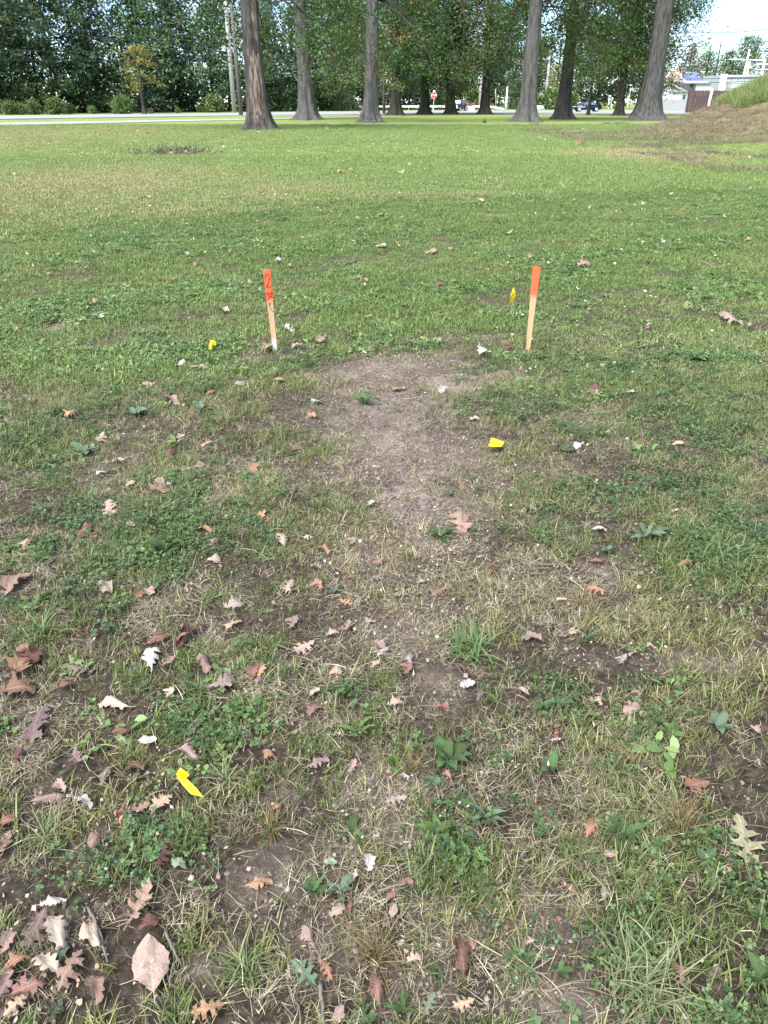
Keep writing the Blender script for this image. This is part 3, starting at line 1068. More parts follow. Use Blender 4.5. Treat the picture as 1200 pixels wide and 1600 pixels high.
# x y length angle(degrees, picture) shape colour variant | label ending
LEAVES = """
130 1055 62 175 oak olive 0|pale olive pointed oak leaf lying flat among dry stems near the left edge
238 1038 44 95 lobed white 1|whitish oval leaf with pink veins standing on dry straw
350 1080 62 20 lobed cream 1|long cream curled leaf above the clover on the left
62 1142 74 70 oak mauve 0|large mauve brown oak leaf lying flat near the left edge
180 1110 62 170 lobed pink 1|arched pinkish tan leaf right of the mauve oak leaf
250 1008 48 10 torn rust 1|dark rust curled leaf behind the whitish veined leaf
290 1003 46 60 torn rust 3|upright rust leaf curl beside another rust curl
262 1046 34 30 oak tan 2|tan leaf tucked behind the whitish veined leaf
365 983 36 40 oak tan 0|tan pointed leaf alone in green grass, left of centre
30 1050 60 60 torn rust 3|dark reddish curled leaf at the left edge beside another
30 1088 70 5 torn brown 1|long brown rolled leaf at the left edge
48 1034 40 130 torn rust 4|dark reddish leaf curl above the long brown rolled leaf
105 1082 40 20 torn rust 1|small rust leaf under the pale olive oak leaf
233 1167 36 5 ovate white 1|small white boat-shaped leaf above the yellow strip flag
268 1093 22 60 torn cream 0|
297 1190 46 150 lobed pink 1|pinkish leaf with a hole beneath the yellow strip flag
277 1228 36 200 oak pink 2|pinkish brown leaf under the lower side of the yellow strip flag
213 1212 38 170 torn brown 1|brown folded leaf left of the yellow strip flag
123 1200 40 95 oak mauve 3|grey mauve upright leaf below the large mauve oak leaf
168 1223 36 60 torn mauve 1|
97 1240 26 140 torn pink 1|
32 1190 30 60 torn red 1|
320 1045 34 120 torn tan 2|
163 928 38 150 ovate cream 1|pale rolled leaf in the grass at the left
217 933 18 60 torn orange 0|
237 932 20 80 torn pink 2|
20 920 40 60 torn tan 1|
42 908 30 10 torn tan 2|
193 1152 40 5 torn rust 1|
302 1147 26 60 torn cream 2|
298 1167 24 60 torn cream 3|
397 1060 26 80 torn orange 1|
367 952 40 15 torn cream 1|
77 1258 60 20 lobed pink 2|folded pink and brown leaf near the left edge, below the mauve leaves
133 1265 30 150 torn white 1|
193 1290 34 110 torn orange 3|folded orange pink leaf below the yellow strip flag
217 1275 44 20 oak tan 2|tan lobed leaf touching the folded orange pink leaf
255 1266 52 35 oak tan 1|large crumpled tan leaf just below the yellow strip flag
13 1292 34 10 torn orange 1|bright orange leaf cut by the left edge
8 1328 44 60 oak tan 2|tan lobed leaf cut by the left edge
148 1322 36 80 ovate tan 1|
255 1348 40 70 oak red 0|reddish brown lobed leaf in clover, lower left
262 1330 22 160 torn brown 1|
282 1358 32 140 ovate palegreen 1|pale green narrow leaf in clover, lower left
222 1420 74 60 oak tan 2|tan leaf with long ragged lobes above the big pink leaf
83 1418 42 10 torn white 1|white crumpled leaf at lower left
58 1463 74 60 oak mauve 0|large reddish mauve oak leaf overlapping a cream leaf at lower left
93 1472 66 110 lobed cream 1|broken cream leaf beside the large reddish mauve oak leaf
145 1473 50 120 ovate pink 2|pink rolled leaf left of the grey twig
235 1455 44 30 ovate rust 1|dark rust leaf touching the top of the big pink leaf
238 1518 92 95 ovate pink 0|big pale pink oval leaf, largest at lower left
113 1525 80 60 oak tan 1|big tan lobed leaf arched over the ground at the lower left
47 1553 70 20 oak red 1|reddish mauve leaf in the bottom left corner pile
12 1545 70 80 lobed pink 2|pale pinkish leaf at the left edge of the corner pile
30 1512 46 30 torn orange 1|orange tan rolled leaf above the corner pile
75 1520 60 150 lobed pink 4|pale pinkish leaf in the middle of the corner pile
28 1580 58 40 oak tan 1|tan leaf at the bottom of the corner pile
150 1555 50 100 torn tan 1|tan curl right of the corner pile
70 1440 40 20 torn brown 2|brown curl above the reddish mauve oak leaf
15 1480 44 70 torn pink 1|pinkish curl at the left edge above the corner pile
325 1587 60 20 oak orange 1|orange brown lobed leaf at the bottom edge
405 1388 54 10 lobed orange 1|smooth orange pink leaf lying on bare soil, left of centre
88 1588 44 60 oak green 2|grey green leaf at the bottom edge near the corner pile
100 1500 40 60 torn green 1|
8 1590 30 60 torn mauve 1|
327 1410 18 90 torn brown 2|
475 1527 64 135 oak green 0|green oak leaf with pale veins near the bottom edge
512 1525 46 115 oak orange 2|orange brown leaf right of the green oak leaf
588 1553 66 100 lobed red 1|long reddish pink leaf at the bottom centre
670 1573 44 60 oak palegreen 0|small pale green oak leaf at the bottom edge
722 1573 46 25 oak tan 0|tan oak leaf at the bottom edge right of the pale green one
717 1500 84 100 lobed brown 1|large brown crumpled leaf near the bottom, right of centre
735 1480 26 120 torn orange 1|
648 1502 38 25 oak pink 1|pink leaf left of the large brown crumpled leaf
483 1470 44 115 torn pink 1|pink folded leaf above the green oak leaf
613 1403 30 40 ovate red 1|reddish leaf just below the long curved twig
613 1428 28 80 ovate pink 1|pink leaf below the reddish leaf and the long curved twig
577 1353 34 85 torn white 1|white narrow leaf left of the long curved twig
552 1380 26 60 torn white 2|
517 1353 24 0 torn palegreen 0|
527 1428 34 20 torn pink 1|
548 1422 18 80 torn orange 1|
528 1590 36 60 torn pink 0|
618 1255 44 5 oak cream 2|pale ragged leaf on the pale bare soil at centre
433 1267 18 30 torn orange 1|
755 1345 18 60 torn orange 0|
627 1477 14 40 torn white 0|
635 1385 26 5 torn red 2|
1157 1320 92 105 oak olive 0|large olive tan oak leaf with pointed lobes near the right edge
920 1303 44 70 lobed orange 1|bright orange pink leaf in clover, right of centre
953 1340 30 10 ovate pink 1|pink pointed leaf below the bright orange pink leaf
1057 1527 40 110 torn red 1|reddish pink leaf in the large grass tuft
1115 1525 26 20 torn mauve 0|
943 1402 26 80 ovate cream 1|
887 1392 34 140 torn tan 3|
875 1438 18 150 torn orange 1|
827 1475 18 20 torn pink 0|
883 1310 14 60 torn orange 0|
1140 1365 22 150 torn orange 1|
452 925 24 60 oak pink 0|small pink star-shaped leaf at centre left
540 950 26 160 oak orange 0|small orange star-shaped leaf right of the pink star-shaped one
588 908 22 30 oak cream 0|
683 935 28 30 oak tan 0|small tan star-shaped leaf, centre right
660 918 20 20 torn white 1|
577 977 28 0 ovate tan 3|tan cup-shaped leaf on soil at the centre
475 1018 44 20 oak pink 0|pale pink lobed leaf on the grass at centre left
542 988 24 60 oak tan 2|
520 997 26 5 torn pink 1|
593 1015 26 150 ovate pink 1|
597 1028 28 40 lobed white 2|whitish curled leaf touching a pink leaf at the centre
588 1047 24 40 torn tan 1|
408 1057 30 60 lobed orange 1|
404 1073 20 60 torn pink 1|
490 1118 34 60 oak tan 1|tan leaf with upright lobes left of the bright dandelion rosette
492 1090 22 20 torn cream 2|
525 1058 28 15 ovate tan 1|
618 1107 32 10 torn pink 1|
692 1113 32 170 ovate orange 1|orange tan rolled leaf right of the centre soil
423 1187 30 150 torn orange 1|
497 1200 46 10 lobed mauve 1|dark mauve crumpled leaf, left of the pale bare soil
550 1202 28 60 lobed pink 2|pink and white folded leaf at the edge of the pale bare soil
633 1217 24 150 oak white 1|
698 1218 20 140 torn orange 1|
638 1055 22 60 torn red 0|
640 1037 22 100 torn white 1|
730 1075 28 5 torn white 0|
750 1095 22 60 torn mauve 1|
460 982 24 60 torn mauve 0|
500 920 18 120 torn orange 0|
592 940 14 30 torn rust 0|
930 928 42 165 oak orange 1|orange tan leaf on the olive grass, right of centre
877 943 22 0 oak pink 0|
830 1005 40 170 torn mauve 1|mauve brown curled leaf, right of the big green grass tuft
895 997 20 20 torn pink 0|
1017 1015 20 150 torn pink 0|
817 1090 26 150 ovate pink 3|pale pink cupped leaf on soil, right of centre
985 1113 36 25 ovate pink 1|pale pink pointed leaf on clover at the right
867 1150 24 90 torn rust 3|rust folded leaf on clover, right of centre
867 1162 22 0 torn pink 0|
1017 1205 28 160 torn red 1|
1080 1233 58 5 lobed rust 0|glossy rust orange leaf near the right edge
1177 1147 24 150 torn pink 0|
973 1038 20 60 torn white 0|
997 1093 16 100 torn tan 0|
935 1102 24 110 torn tan 1|
719 819 38 100 torn tan 4|upright tan leaf on the bare soil beside a small rosette
589 885 28 20 lobed red 0|dull red leaf below the trodden patch
482 847 22 10 oak cream 1|
441 849 22 120 ovate cream 1|
505 864 24 150 torn orange 1|
494 892 24 170 oak pink 1|
462 703 18 20 ovate red 0|small pink red leaf at the left side of the trodden patch
497 630 28 160 oak palegreen 0|pale green leaf on the left side of the trodden patch
490 649 18 150 torn orange 0|
437 600 28 0 torn orange 1|orange tan leaf just below the numbered stake
754 557 24 40 oak white 1|white leaf at the upper right corner of the trodden patch
792 548 16 20 torn rust 0|
803 802 16 20 torn rust 1|
409 808 14 60 torn orange 0|
552 851 14 60 torn pink 0|
771 891 18 150 torn rust 0|
689 609 14 60 torn white 0|
741 658 18 5 torn cream 0|
580 789 14 20 torn white 0|
790 609 16 0 torn orange 0|
620 612 30 10 torn pink 0|
110 655 30 70 lobed orange 1|bright orange leaf standing in green grass on the left
205 760 22 20 oak tan 1|
245 770 32 70 torn tan 3|tan upright leaf left of the trodden patch
172 800 28 95 oak pink 0|small pinkish oak leaf lying flat in the grass at left
208 825 18 150 torn pink 0|
133 835 34 45 ovate brown 1|dull brown leaf in weeds on the left
147 845 18 0 torn orange 0|
42 855 22 60 torn tan 1|
320 833 28 160 torn orange 1|orange leaf in grass right of the dark weeds at left
335 852 22 40 torn pink 1|
335 880 28 5 ovate cream 1|
323 698 22 20 oak orange 0|
282 687 18 20 torn pink 0|
267 715 22 110 torn rust 1|
312 732 26 5 ovate tan 1|
290 739 22 20 torn cream 0|
269 758 20 20 torn white 0|
157 745 24 10 torn white 1|
158 690 20 60 oak pink 0|
185 722 24 5 torn tan 0|
330 618 22 10 torn rust 1|
268 632 24 150 torn pink 1|
377 604 24 20 ovate white 1|
282 572 20 20 ovate white 0|
233 605 28 5 oak pink 0|
318 580 22 60 torn tan 0|
395 733 18 60 torn orange 0|
348 491 30 175 ovate pink 1|smooth tan pink leaf in the grass left of the numbered stake
1142 506 46 160 lobed pink 2|large pale tan folded leaf near the right edge behind the stakes
912 419 28 5 oak tan 1|tan curled leaf in the grass right of the plain stake
152 500 20 160 oak white 0|small white star-shaped leaf on the left beside a dark bare spot
448 520 30 170 oak white 3|white curled leaf touching the numbered stake
466 545 20 170 torn pink 0|
418 550 20 60 torn tan 1|small tan leaf at the foot of the numbered stake
500 536 16 60 torn pink 0|
598 340 16 150 torn pink 0|
678 398 14 100 torn tan 0|
600 388 14 60 torn cream 0|
688 450 20 170 torn brown 1|
575 503 14 20 torn tan 0|
695 504 20 170 torn cream 1|
905 228 17 5 lobed brown 1|dark brown leaf on the mown lawn before the straw patch
1070 885 34 5 torn rust 1|rust leaf deep in the long green grass at the right
933 880 30 5 torn red 1|
930 612 26 20 torn red 0|
987 616 14 60 torn white 0|
900 702 14 60 torn white 0|
1060 697 24 10 torn tan 1|
1052 803 16 20 torn white 0|
935 832 26 15 torn white 1|
830 795 22 160 torn cream 0|
"""
LSPOT = []
for line in LEAVES.strip().splitlines():
    q = line.split('|')[0].split()
    c = G(float(q[0]), float(q[1]))
    LSPOT.append((c.x, c.y, float(q[2]) / FPX * math.sqrt(c.x ** 2 + c.y ** 2 + CH ** 2)))
for q in ((295, 1225, 46), (775, 691, 26), (331, 540, 14)):
    c = G(q[0], q[1])
    LSPOT.append((c.x, c.y, q[2] / FPX * math.sqrt(c.x ** 2 + c.y ** 2 + CH ** 2)))


def room(x, y):
    """1 where a leaf presses the turf down"""
    m = np.zeros_like(x)
    for (lx, ly, L) in LSPOT:
        k = np.abs(y - ly + .1 * L) < L
        m[k] = np.maximum(m[k], np.exp(-(((x[k] - lx) / (.5 * L)) ** 2 + ((y[k] - ly + .12 * L) / (.6 * L)) ** 2) ** 2))
    return m


# near turf
x, y, r = spread(.55, 4.6, 3400, seed=11)
d, g = f_dirt(x, y), f_green(x, y)
cl = fbm(x, y, 5.5, 61, 4)
thin = .30 * (1 - sst(2.6, 4.6, y)) * np.exp(-((x - .12) / (.35 + .16 * y)) ** 2)
p = np.clip((.15 + 1.35 * sst(.38, .68, cl) + .45 * g) * (1 - 1.1 * d) * (1 - thin), .03, 1)
x, y = keep(x, y, p * (1 - .93 * room(x, y)), r)
g, dr = f_green(x, y), fbm(x, y, 1.6, 63, 4)
tint = .24 + 1.1 * (dr - .40) + .5 * sst(.25, .6, f_dirt(x, y)) + r.normal(0, .17, len(x)) - .28 * g
scl = np.clip(.72 + .9 * (fbm(x, y, 2.2, 65, 3) - .5) + .30 * g + r.normal(0, .2, len(x)), .35, 1.7)
scatter('near_grass', *near_c, x, y, scl, tint, 'patchy short green and yellowing grass around the trodden strip', 'grass')
# turf of the middle ground
x, y, r = spread(4.3, 17, 520, seed=12)
mow = sst(-.8, .8, y - mow_line(x))
d = f_dirt(x, y)
cl = fbm(x, y, 2.6, 67, 4)
p = np.clip((.30 + 1.3 * sst(.3, .6, cl)) * (1 - 1.15 * d), .04, 1) * (1 - .85 * mow)
x, y = keep(x, y, p, r)
tint = .04 + .55 * f_dry(x, y) + .9 * sst(.25, .6, f_dirt(x, y)) + .5 * (fbm(x, y, 1.1, 69, 4) - .45) + r.normal(0, .13, len(x)) - .1 * sst(5.5, 8, y)
scl = np.clip(.8 - .45 * sst(.2, .6, f_dirt(x, y)) + .8 * (fbm(x, y, 1.3, 68, 3) - .5) + r.normal(0, .17, len(x)), .4, 1.6)
scatter('rough_grass', *mid_c, x, y, scl, tint, 'rough uncut green grass around and behind the two stakes', 'grass')
# broad-leaved weeds through the middle ground
x, y, r = spread(1.0, 17, 330, seed=13)
mow = sst(-.8, .8, y - mow_line(x))
p = np.clip(sst(.48, .68, fbm(x, y, 1.8, 73, 4)) * (.10 + 1.0 * sst(3.4, 6.0, y)) * (1 - 1.2 * f_dirt(x, y)) * (1 - mow) + .3 * f_green(x, y) * sst(2.5, 3.2, y), 0, 1)
x, y = keep(x, y, p, r)
scatter('low_weeds', *weed_c, x, y, np.clip(r.normal(.85, .2, len(x)), .4, 1.4), r.uniform(.1, 1, len(x)), 'low broad-leaved weeds growing through the rough grass', 'weeds')
# clover close by
x, y, r = spread(.55, 5.0, 1000, seed=14)
p = np.clip(1.1 * f_green(x, y) * sst(.3, .62, fbm(x, y, 4, 75, 3)) + .45 * sst(.60, .74, fbm(x, y, 1.5, 77, 4)), 0, 1) * (1 - .9 * f_dirt(x, y)) * (1 - .93 * room(x, y))
x, y = keep(x, y, p, r)
scatter('clover', *clover_c, x, y, np.clip(r.normal(.95, .2, len(x)), .5, 1.5), .45 * fbm(x, y, 3, 79, 3) + r.uniform(0, .5, len(x)), 'dark green clover carpet between the grass tufts', 'clover')
# mown lawn
x, y, r = spread(9, 26, 46, seed=15)
mow = sst(-1, 1, y - mow_line(x))
x, y = keep(x, y, .06 + .94 * mow, r)
x2, y2, r2 = spread(26, 62, 15, .12, seed=16)
m2 = mound(x2, y2)
x2, y2 = keep(x2, y2, 1 - .75 * sst(.1, .6, m2) * (1 - sst(1.8, 2.4, m2)), r2)
x, y = np.concatenate([x, x2]), np.concatenate([y, y2])
tint = -.02 + .9 * f_dry(x, y) + r.normal(0, .10, len(x)) + .35 * (fbm(x, y, 1.2, 81, 3) - .5)
scl = np.clip(r.normal(.95, .2, len(x)), .5, 1.6) * np.interp(y, [9, 26, 62], [.8, 1.05, 1.5])
scatter('lawn', *far_c, x, y, scl, tint, 'mown green lawn stretching to the oaks', 'lawn')
# dry stems
x, y, r = spread(.55, 5.5, 1700, seed=17)
s = fbm(x, y, 2.8, 83, 4)
p = np.clip(.20 + 1.1 * sst(.40, .68, s), 0, 1) * (1 - .72 * f_dirt(x, y)) * (1 - .6 * f_green(x, y)) * (1 - .55 * sst(3.0, 5.2, y))
x, y = keep(x, y, p, r)
x2, y2, r2 = spread(5.3, 15, 60, seed=18)
x2, y2 = keep(x2, y2, np.clip(.2 + sst(.45, .7, fbm(x2, y2, 1.2, 84, 4)), 0, 1) * (1 - sst(-1, 1, y2 - mow_line(x2))), r2)
x, y = np.concatenate([x, x2]), np.concatenate([y, y2])
scatter('dry_straw', *straw_c, x, y, np.clip(r.normal(.9, .28, len(x)), .3, 1.7), r.uniform(.0, 1.1, len(x)), 'pale dry grass stems lying matted among the turf', 'straw', dz=.003)
# straw on the face of the bank
x, y = r.uniform(8, 40, 90000), r.uniform(20, 66, 90000)
m = mound(x, y) + .8 * (fbm(x, y, .4, 3, 3) - .5)
k = (m > .03) & (m < 1.75) & (x < y * .56 + 2)
x, y = x[k][:22000], y[k][:22000]
scatter('bank_straw', *straw_c, x, y, r.uniform(3.0, 6.5, len(x)), r.uniform(-.2, .6, len(x)) + .5 * (fbm(x, y, .8, 45, 3) - .5), 'mown straw lying on the face of the bank', 'straw', dz=.02)
x, y = r.uniform(8, 44, 120000), r.uniform(22, 66, 120000)
m = mound(x, y) + .8 * (fbm(x, y, .4, 3, 3) - .5)
k = (m > 1.45) & (x < y * .58 + 2.5)
x, y = x[k][:12000], y[k][:12000]
scatter('bank_grass', *bank_c, x, y, r.uniform(.7, 1.4, len(x)), r.uniform(0, .45, len(x)), 'long green grass on top of the bank', 'grass')
# crumbs of leaf and of soil
x, y, r = spread(.55, 6.0, 330, seed=19)
x, y = keep(x, y, np.clip(.25 + sst(.4, .7, fbm(x, y, 1.4, 87, 4)), 0, 1) * (1 - .6 * sst(3, 6, y)), r)
scatter('leaf_litter', *litter_c, x, y, np.clip(r.normal(.9, .3, len(x)), .3, 1.8), r.uniform(0, 1, len(x)), 'tiny crumbs of dead leaf scattered in the turf', 'litter', dz=.004)
x, y, r = spread(.55, 6.5, 900, seed=20)
x, y = keep(x, y, np.clip(f_dirt(x, y) * 1.5, .1, 1), r)
scatter('soil_crumbs', *crumb_c, x, y, np.clip(r.normal(.9, .35, len(x)), .25, 2.0), r.uniform(0, 1, len(x)), 'crumbs of dry soil on the bare patches', 'soil', .3)

# ------------------------------------------------------------------ fallen leaves
OAK = [(0, 0, .006), (.06, .05, .03), (.12, .12, .05), (.16, .10, .15), (.19, .13, .24), (.20, .17, .18), (.215, .235, .235), (.235, .225, .14), (.30, .30, .06),
       (.36, .34, .18), (.39, .35, .32), (.41, .41, .26), (.43, .50, .37), (.455, .475, .22), (.48, .47, .14), (.55, .545, .07), (.60, .59, .17), (.63, .64, .27),
       (.655, .68, .21), (.68, .75, .26), (.70, .715, .14), (.75, .76, .07), (.81, .82, .12), (.85, .88, .155), (.88, .90, .09), (.93, .96, .075), (.96, .96, .04), (1, 1.04, .003)]
LOB = [(0, 0, .008), (.08, .08, .03), (.15, .15, .05), (.19, .19, .11), (.22, .24, .13), (.26, .28, .09), (.31, .32, .10), (.35, .36, .18), (.39, .42, .22), (.43, .47, .20), (.46, .48, .12),
       (.51, .52, .13), (.55, .57, .23), (.60, .64, .26), (.64, .68, .22), (.67, .69, .13), (.71, .73, .13), (.75, .79, .19), (.80, .85, .19), (.84, .88, .12), (.89, .91, .10), (.93, .96, .09), (.98, 1.0, .04), (1, 1.01, .003)]


def leaf_mesh(name, shape, seed, roll, arch, wave):
    """unit-length leaf along +x from its base: real outline, rolled across, arched along, with a stalk"""
    r = np.random.default_rng(seed)
    if shape in ('oak', 'lobed'):
        pr = OAK if shape == 'oak' else LOB
        sides = [[(t_, x_ + r.normal(0, .012) * (y_ > .1), y_ * (1 + r.normal(0, .10)) * r.uniform(.92, 1.08)) for (t_, x_, y_) in pr] for _ in (0, 1)]
    elif shape == 'torn':
        sides = []
        for _ in (0, 1):
            q = r.uniform(.12, .36)
            sides.append([(k / 15, k / 15 + .04 * r.normal(), max(.01, q * math.sin(math.pi * min(1, k / 15 * .9 + .06)) ** .6 * (1 + .45 * r.normal()))) for k in range(16)])
    else:
        sides = [[(k / 19, k / 19, .30 * math.sin(math.pi * (k / 19) ** 1.2) ** .8 * (1 + .05 * r.normal()) + .006) for k in range(20)] for _ in (0, 1)]
    n = len(sides[0])
    V, UV = [], []
    ph = r.uniform(0, 6.28, 3)
    for i in range(n):
        t = sides[0][i][0]
        row = []
        for s_, fr in ((0, 1.0), (0, .6), (0, .25), (2, 0), (1, .25), (1, .6), (1, 1.0)):
            if s_ == 2:
                row.append((t, 0.0, .5))
            else:
                _, x_, y_ = sides[s_][i]
                y_ = y_ * (1 if s_ == 1 else -1)
                row.append((t + (x_ - t) * fr, y_ * fr, .5 + y_ * fr * 1.3))
        for (x_, y_, v_) in row:
            z = wave * (math.sin(x_ * 8 + ph[0] + y_ * 6) * (abs(y_) * 3 + .2) + .5 * math.sin(y_ * 19 + x_ * 5 + ph[1]))
            k = roll * (1 + .35 * math.sin(x_ * 4 + ph[2]))
            if abs(k) > 1e-3:
                yy, zz_ = math.sin(y_ * k) / k, (1 - math.cos(y_ * k)) / k
            else:
                yy, zz_ = y_, 0
            z += zz_
            if abs(arch) > 1e-3:
                a_ = (x_ - .5) * arch
                xx, za = math.sin(a_) / arch, -(1 - math.cos(a_)) / arch
                V.append((xx + .5 - math.sin(a_) * z * -1 * 0, yy, za + z * math.cos(a_)))
            else:
                V.append((x_, yy, z))
            UV.append((t, v_))
    Fq = [(i * 7 + j, (i + 1) * 7 + j, (i + 1) * 7 + j + 1, i * 7 + j + 1) for i in range(n - 1) for j in range(6)]
    o = len(V)
    x0, z0 = V[3][0], V[3][2]
    if shape != 'torn' or seed % 2:
        for s_ in range(4):
            q = -.22 * s_ / 3
            V += [(x0 + q + .01, -.008, z0 + .02 * s_), (x0 + q + .01, .008, z0 + .02 * s_)]
            UV += [(0, .5), (0, .5)]
        for s_ in range(3):
            a = o + 2 * s_
            Fq.append((a, a + 1, a + 3, a + 2))
    V = np.array(V)
    V[:, 0] -= .5
    V[:, 2] -= np.percentile(V[:, 2], 8)
    me = mesh_np(name, V, np.array(Fq), None, True)
    uv = me.uv_layers.new(name='UVMap')
    li = np.zeros(len(me.loops), np.int32)
    me.loops.foreach_get('vertex_index', li)
    uv.data.foreach_set('uv', np.array(UV, np.float32)[li].ravel())
    me.materials.append(MATS['leaf_tan'])
    return me


LM = {}
for sh in ('oak', 'lobed', 'torn', 'ovate'):
    LM[sh] = [leaf_mesh('fallen_leaf', sh, 400 + 10 * len(LM) + k, *b_) for k, b_ in enumerate(
        [(1.5, .6, .06), (-2.6, 1.0, .08), (3.4, -.7, .08), (6.0, .5, .07), (-1.6, 2.2, .09), (-1.2, -.8, .07), (2.4, 1.3, .08), (-4.5, .6, .08), (1.0, -1.6, .09), (4.6, 1.2, .08)])]

CW = {'cream': 'cream', 'white': 'white', 'tan': 'tan', 'pink': 'pinkish', 'mauve': 'mauve', 'rust': 'rust', 'orange': 'orange', 'red': 'reddish',
      'green': 'green', 'olive': 'olive', 'palegreen': 'pale green', 'brown': 'brown'}
SW = {'oak': 'lobed leaf', 'lobed': 'wavy leaf', 'torn': 'curled leaf scrap', 'ovate': 'oval leaf'}
MARKS = [(430, 500, 'the numbered stake'), (828, 500, 'the plain orange-topped stake'), (800, 461, 'the upright yellow flag'), (331, 538, 'the small yellow flag'),
         (775, 691, 'the yellow flag on the trodden patch'), (295, 1222, 'the yellow strip flag'), (640, 1370, 'the long curved twig'), (155, 1465, 'the grey twig'),
         (737, 1007, 'the big green grass tuft'), (1000, 1510, 'the large blade-leaved tuft'), (582, 1480, 'the brown dry tuft'), (687, 836, 'the rosette on bare soil'),
         (640, 600, 'the trodden bare patch'), (683, 1300, 'the upright plantain'), (560, 1140, 'the bright dandelion rosette'), (700, 1180, 'the large plantain')]
MARKS += [(475, 1527, 'the green oak leaf'), (238, 1518, 'the big pale pink leaf'), (1157, 1320, 'the large olive oak leaf'), (130, 1055, 'the pale olive oak leaf'),
          (62, 1142, 'the large mauve oak leaf'), (717, 1500, 'the large brown leaf'), (110, 655, 'the bright orange leaf'), (920, 1303, 'the orange pink leaf'),
          (1080, 1233, 'the glossy rust leaf'), (985, 1113, 'the pale pink pointed leaf'), (475, 1018, 'the pale pink lobed leaf'), (350, 1080, 'the long cream leaf'),
          (133, 835, 'the dull brown leaf'), (1142, 506, 'the large folded tan leaf'), (935, 928, 'the orange tan leaf')]
MARKS += [(405, 205, 'the torn-bark oak'), (482, 189, 'the leaning grey oak'), (578, 193, 'the knotty oak'), (822, 191, 'the thick ribbed oak'), (879, 188, 'the grey-brown oak'),
          (1011, 190, 'the broad grey oak'), (266, 240, 'the brush heap'), (905, 228, 'the dark brown leaf'), (757, 192, 'the small stump'), (80, 511, 'the dark bare spot'),
          (1103, 413, 'the grey stick'), (548, 411, 'the grey stick behind the numbered stake')]
used = set()


def where(px, py, head):
    ms = sorted(MARKS, key=lambda m: math.hypot(m[0] - px, (m[1] - py) * 1.3))
    for m in ms[:9]:
        dx, dy = px - m[0], py - m[1]
        d = math.hypot(dx, dy)
        s = ('right of' if dx > 0 else 'left of') if abs(dx) > abs(dy) * 1.4 else ('beyond' if dy < 0 else 'in front of')
        for lead in ('just ' if d < 70 else '', 'well '):
            lab = '%s %s%s %s' % (head, lead, s, m[2])
            if lab not in used:
                used.add(lab)
                return lab
    return '%s in the turf' % head


FG = 'fallen leaves on the grass'


def put_leaf(px, py, L, ang, shape, colr, var, label, lift=.008):
    a = R(ang)
    p0 = G(px - math.cos(a) * L * .5, py + math.sin(a) * L * .5)
    p1 = G(px + math.cos(a) * L * .5, py - math.sin(a) * L * .5)
    c = G(px, py)
    d = p1 - p0
    dist = math.sqrt(c.x ** 2 + c.y ** 2 + CH ** 2)
    ln = min(d.length, 1.35 * L / FPX * dist * 1.35)
    z = hz1(c.x, c.y)
    o = ob('fallen_leaf', LM[shape][var % 5 + 5 * random.randint(0, 1)], label=label, cat='leaf', group=FG, loc=(c.x, c.y, z + lift),
           rot=(random.uniform(-.3, .3) + .1, random.uniform(-.25, .25), math.atan2(d.y, d.x)), scale=ln * .84)
    o.material_slots[0].link = 'OBJECT'
    o.material_slots[0].material = MATS['leaf_' + colr]
    return o


nleaf = 0
for line in LEAVES.strip().splitlines():
    a, lab = line.split('|')
    px, py, L, ang, shape, colr, var = a.split()
    px, py, L, ang, var = float(px), float(py), float(L), float(ang), int(var)
    size = 'tiny' if L < 17 else 'small' if L < 30 else 'dry'
    lab = lab or where(px, py, '%s %s %s' % (size, CW[colr], SW[shape]))
    put_leaf(px, py, L * (1.12 if px < 330 and py > 1240 else 1.0), ang, shape, colr, var, lab, .016 if py > 560 else .032)
    nleaf += 1
# specks of leaf on the lawn farther off
rl = np.random.default_rng(31)
while nleaf < 296:
    py = 200 + 330 * rl.uniform() ** 1.3
    px = rl.uniform(5, 1195)
    if py < 250 and px > 1020:
        continue
    L = rl.uniform(5, 10) * (.45 + py / 560)
    if py > 480 and 380 < px < 880:
        continue
    zone = 'on the mown lawn' if py < 300 else 'in the rough grass'
    side = 'left of both stakes' if px < 400 else 'beyond and between the stakes' if px < 850 else 'on the side of the bank'
    colr = ('cream', 'white', 'tan', 'pink')[int(rl.integers(0, 4))]
    put_leaf(px, py, L, rl.uniform(0, 180), ('torn', 'oak')[int(rl.integers(0, 2))], colr, int(rl.integers(0, 5)),
             where(px, py, 'far small %s leaf' % CW[colr]), .03)
    nleaf += 1
# the many smaller scraps past those: one mass
x, y, r = spread(4.5, 48, 34, .1, seed=23)
x, y = keep(x, y, np.clip(.06 + 1.3 * sst(.5, .75, fbm(x, y, .55, 88, 4)), 0, 1) * np.interp(y, [4, 15, 40], [.7, .7, .6]), r)
speck_c = variants('leaf_scrap', 'flake', [bits(1, RV, .01, .034) for _ in range(8)])
scatter('leaf_scraps', *speck_c, x, y, np.clip(r.normal(.8, .3, len(x)), .3, 1.7) * np.interp(y, [4, 40], [.45, 1.15]), r.uniform(.2, 1.0, len(x)), 'pale scraps of leaf sprinkled over the lawn', 'litter', dz=.03)

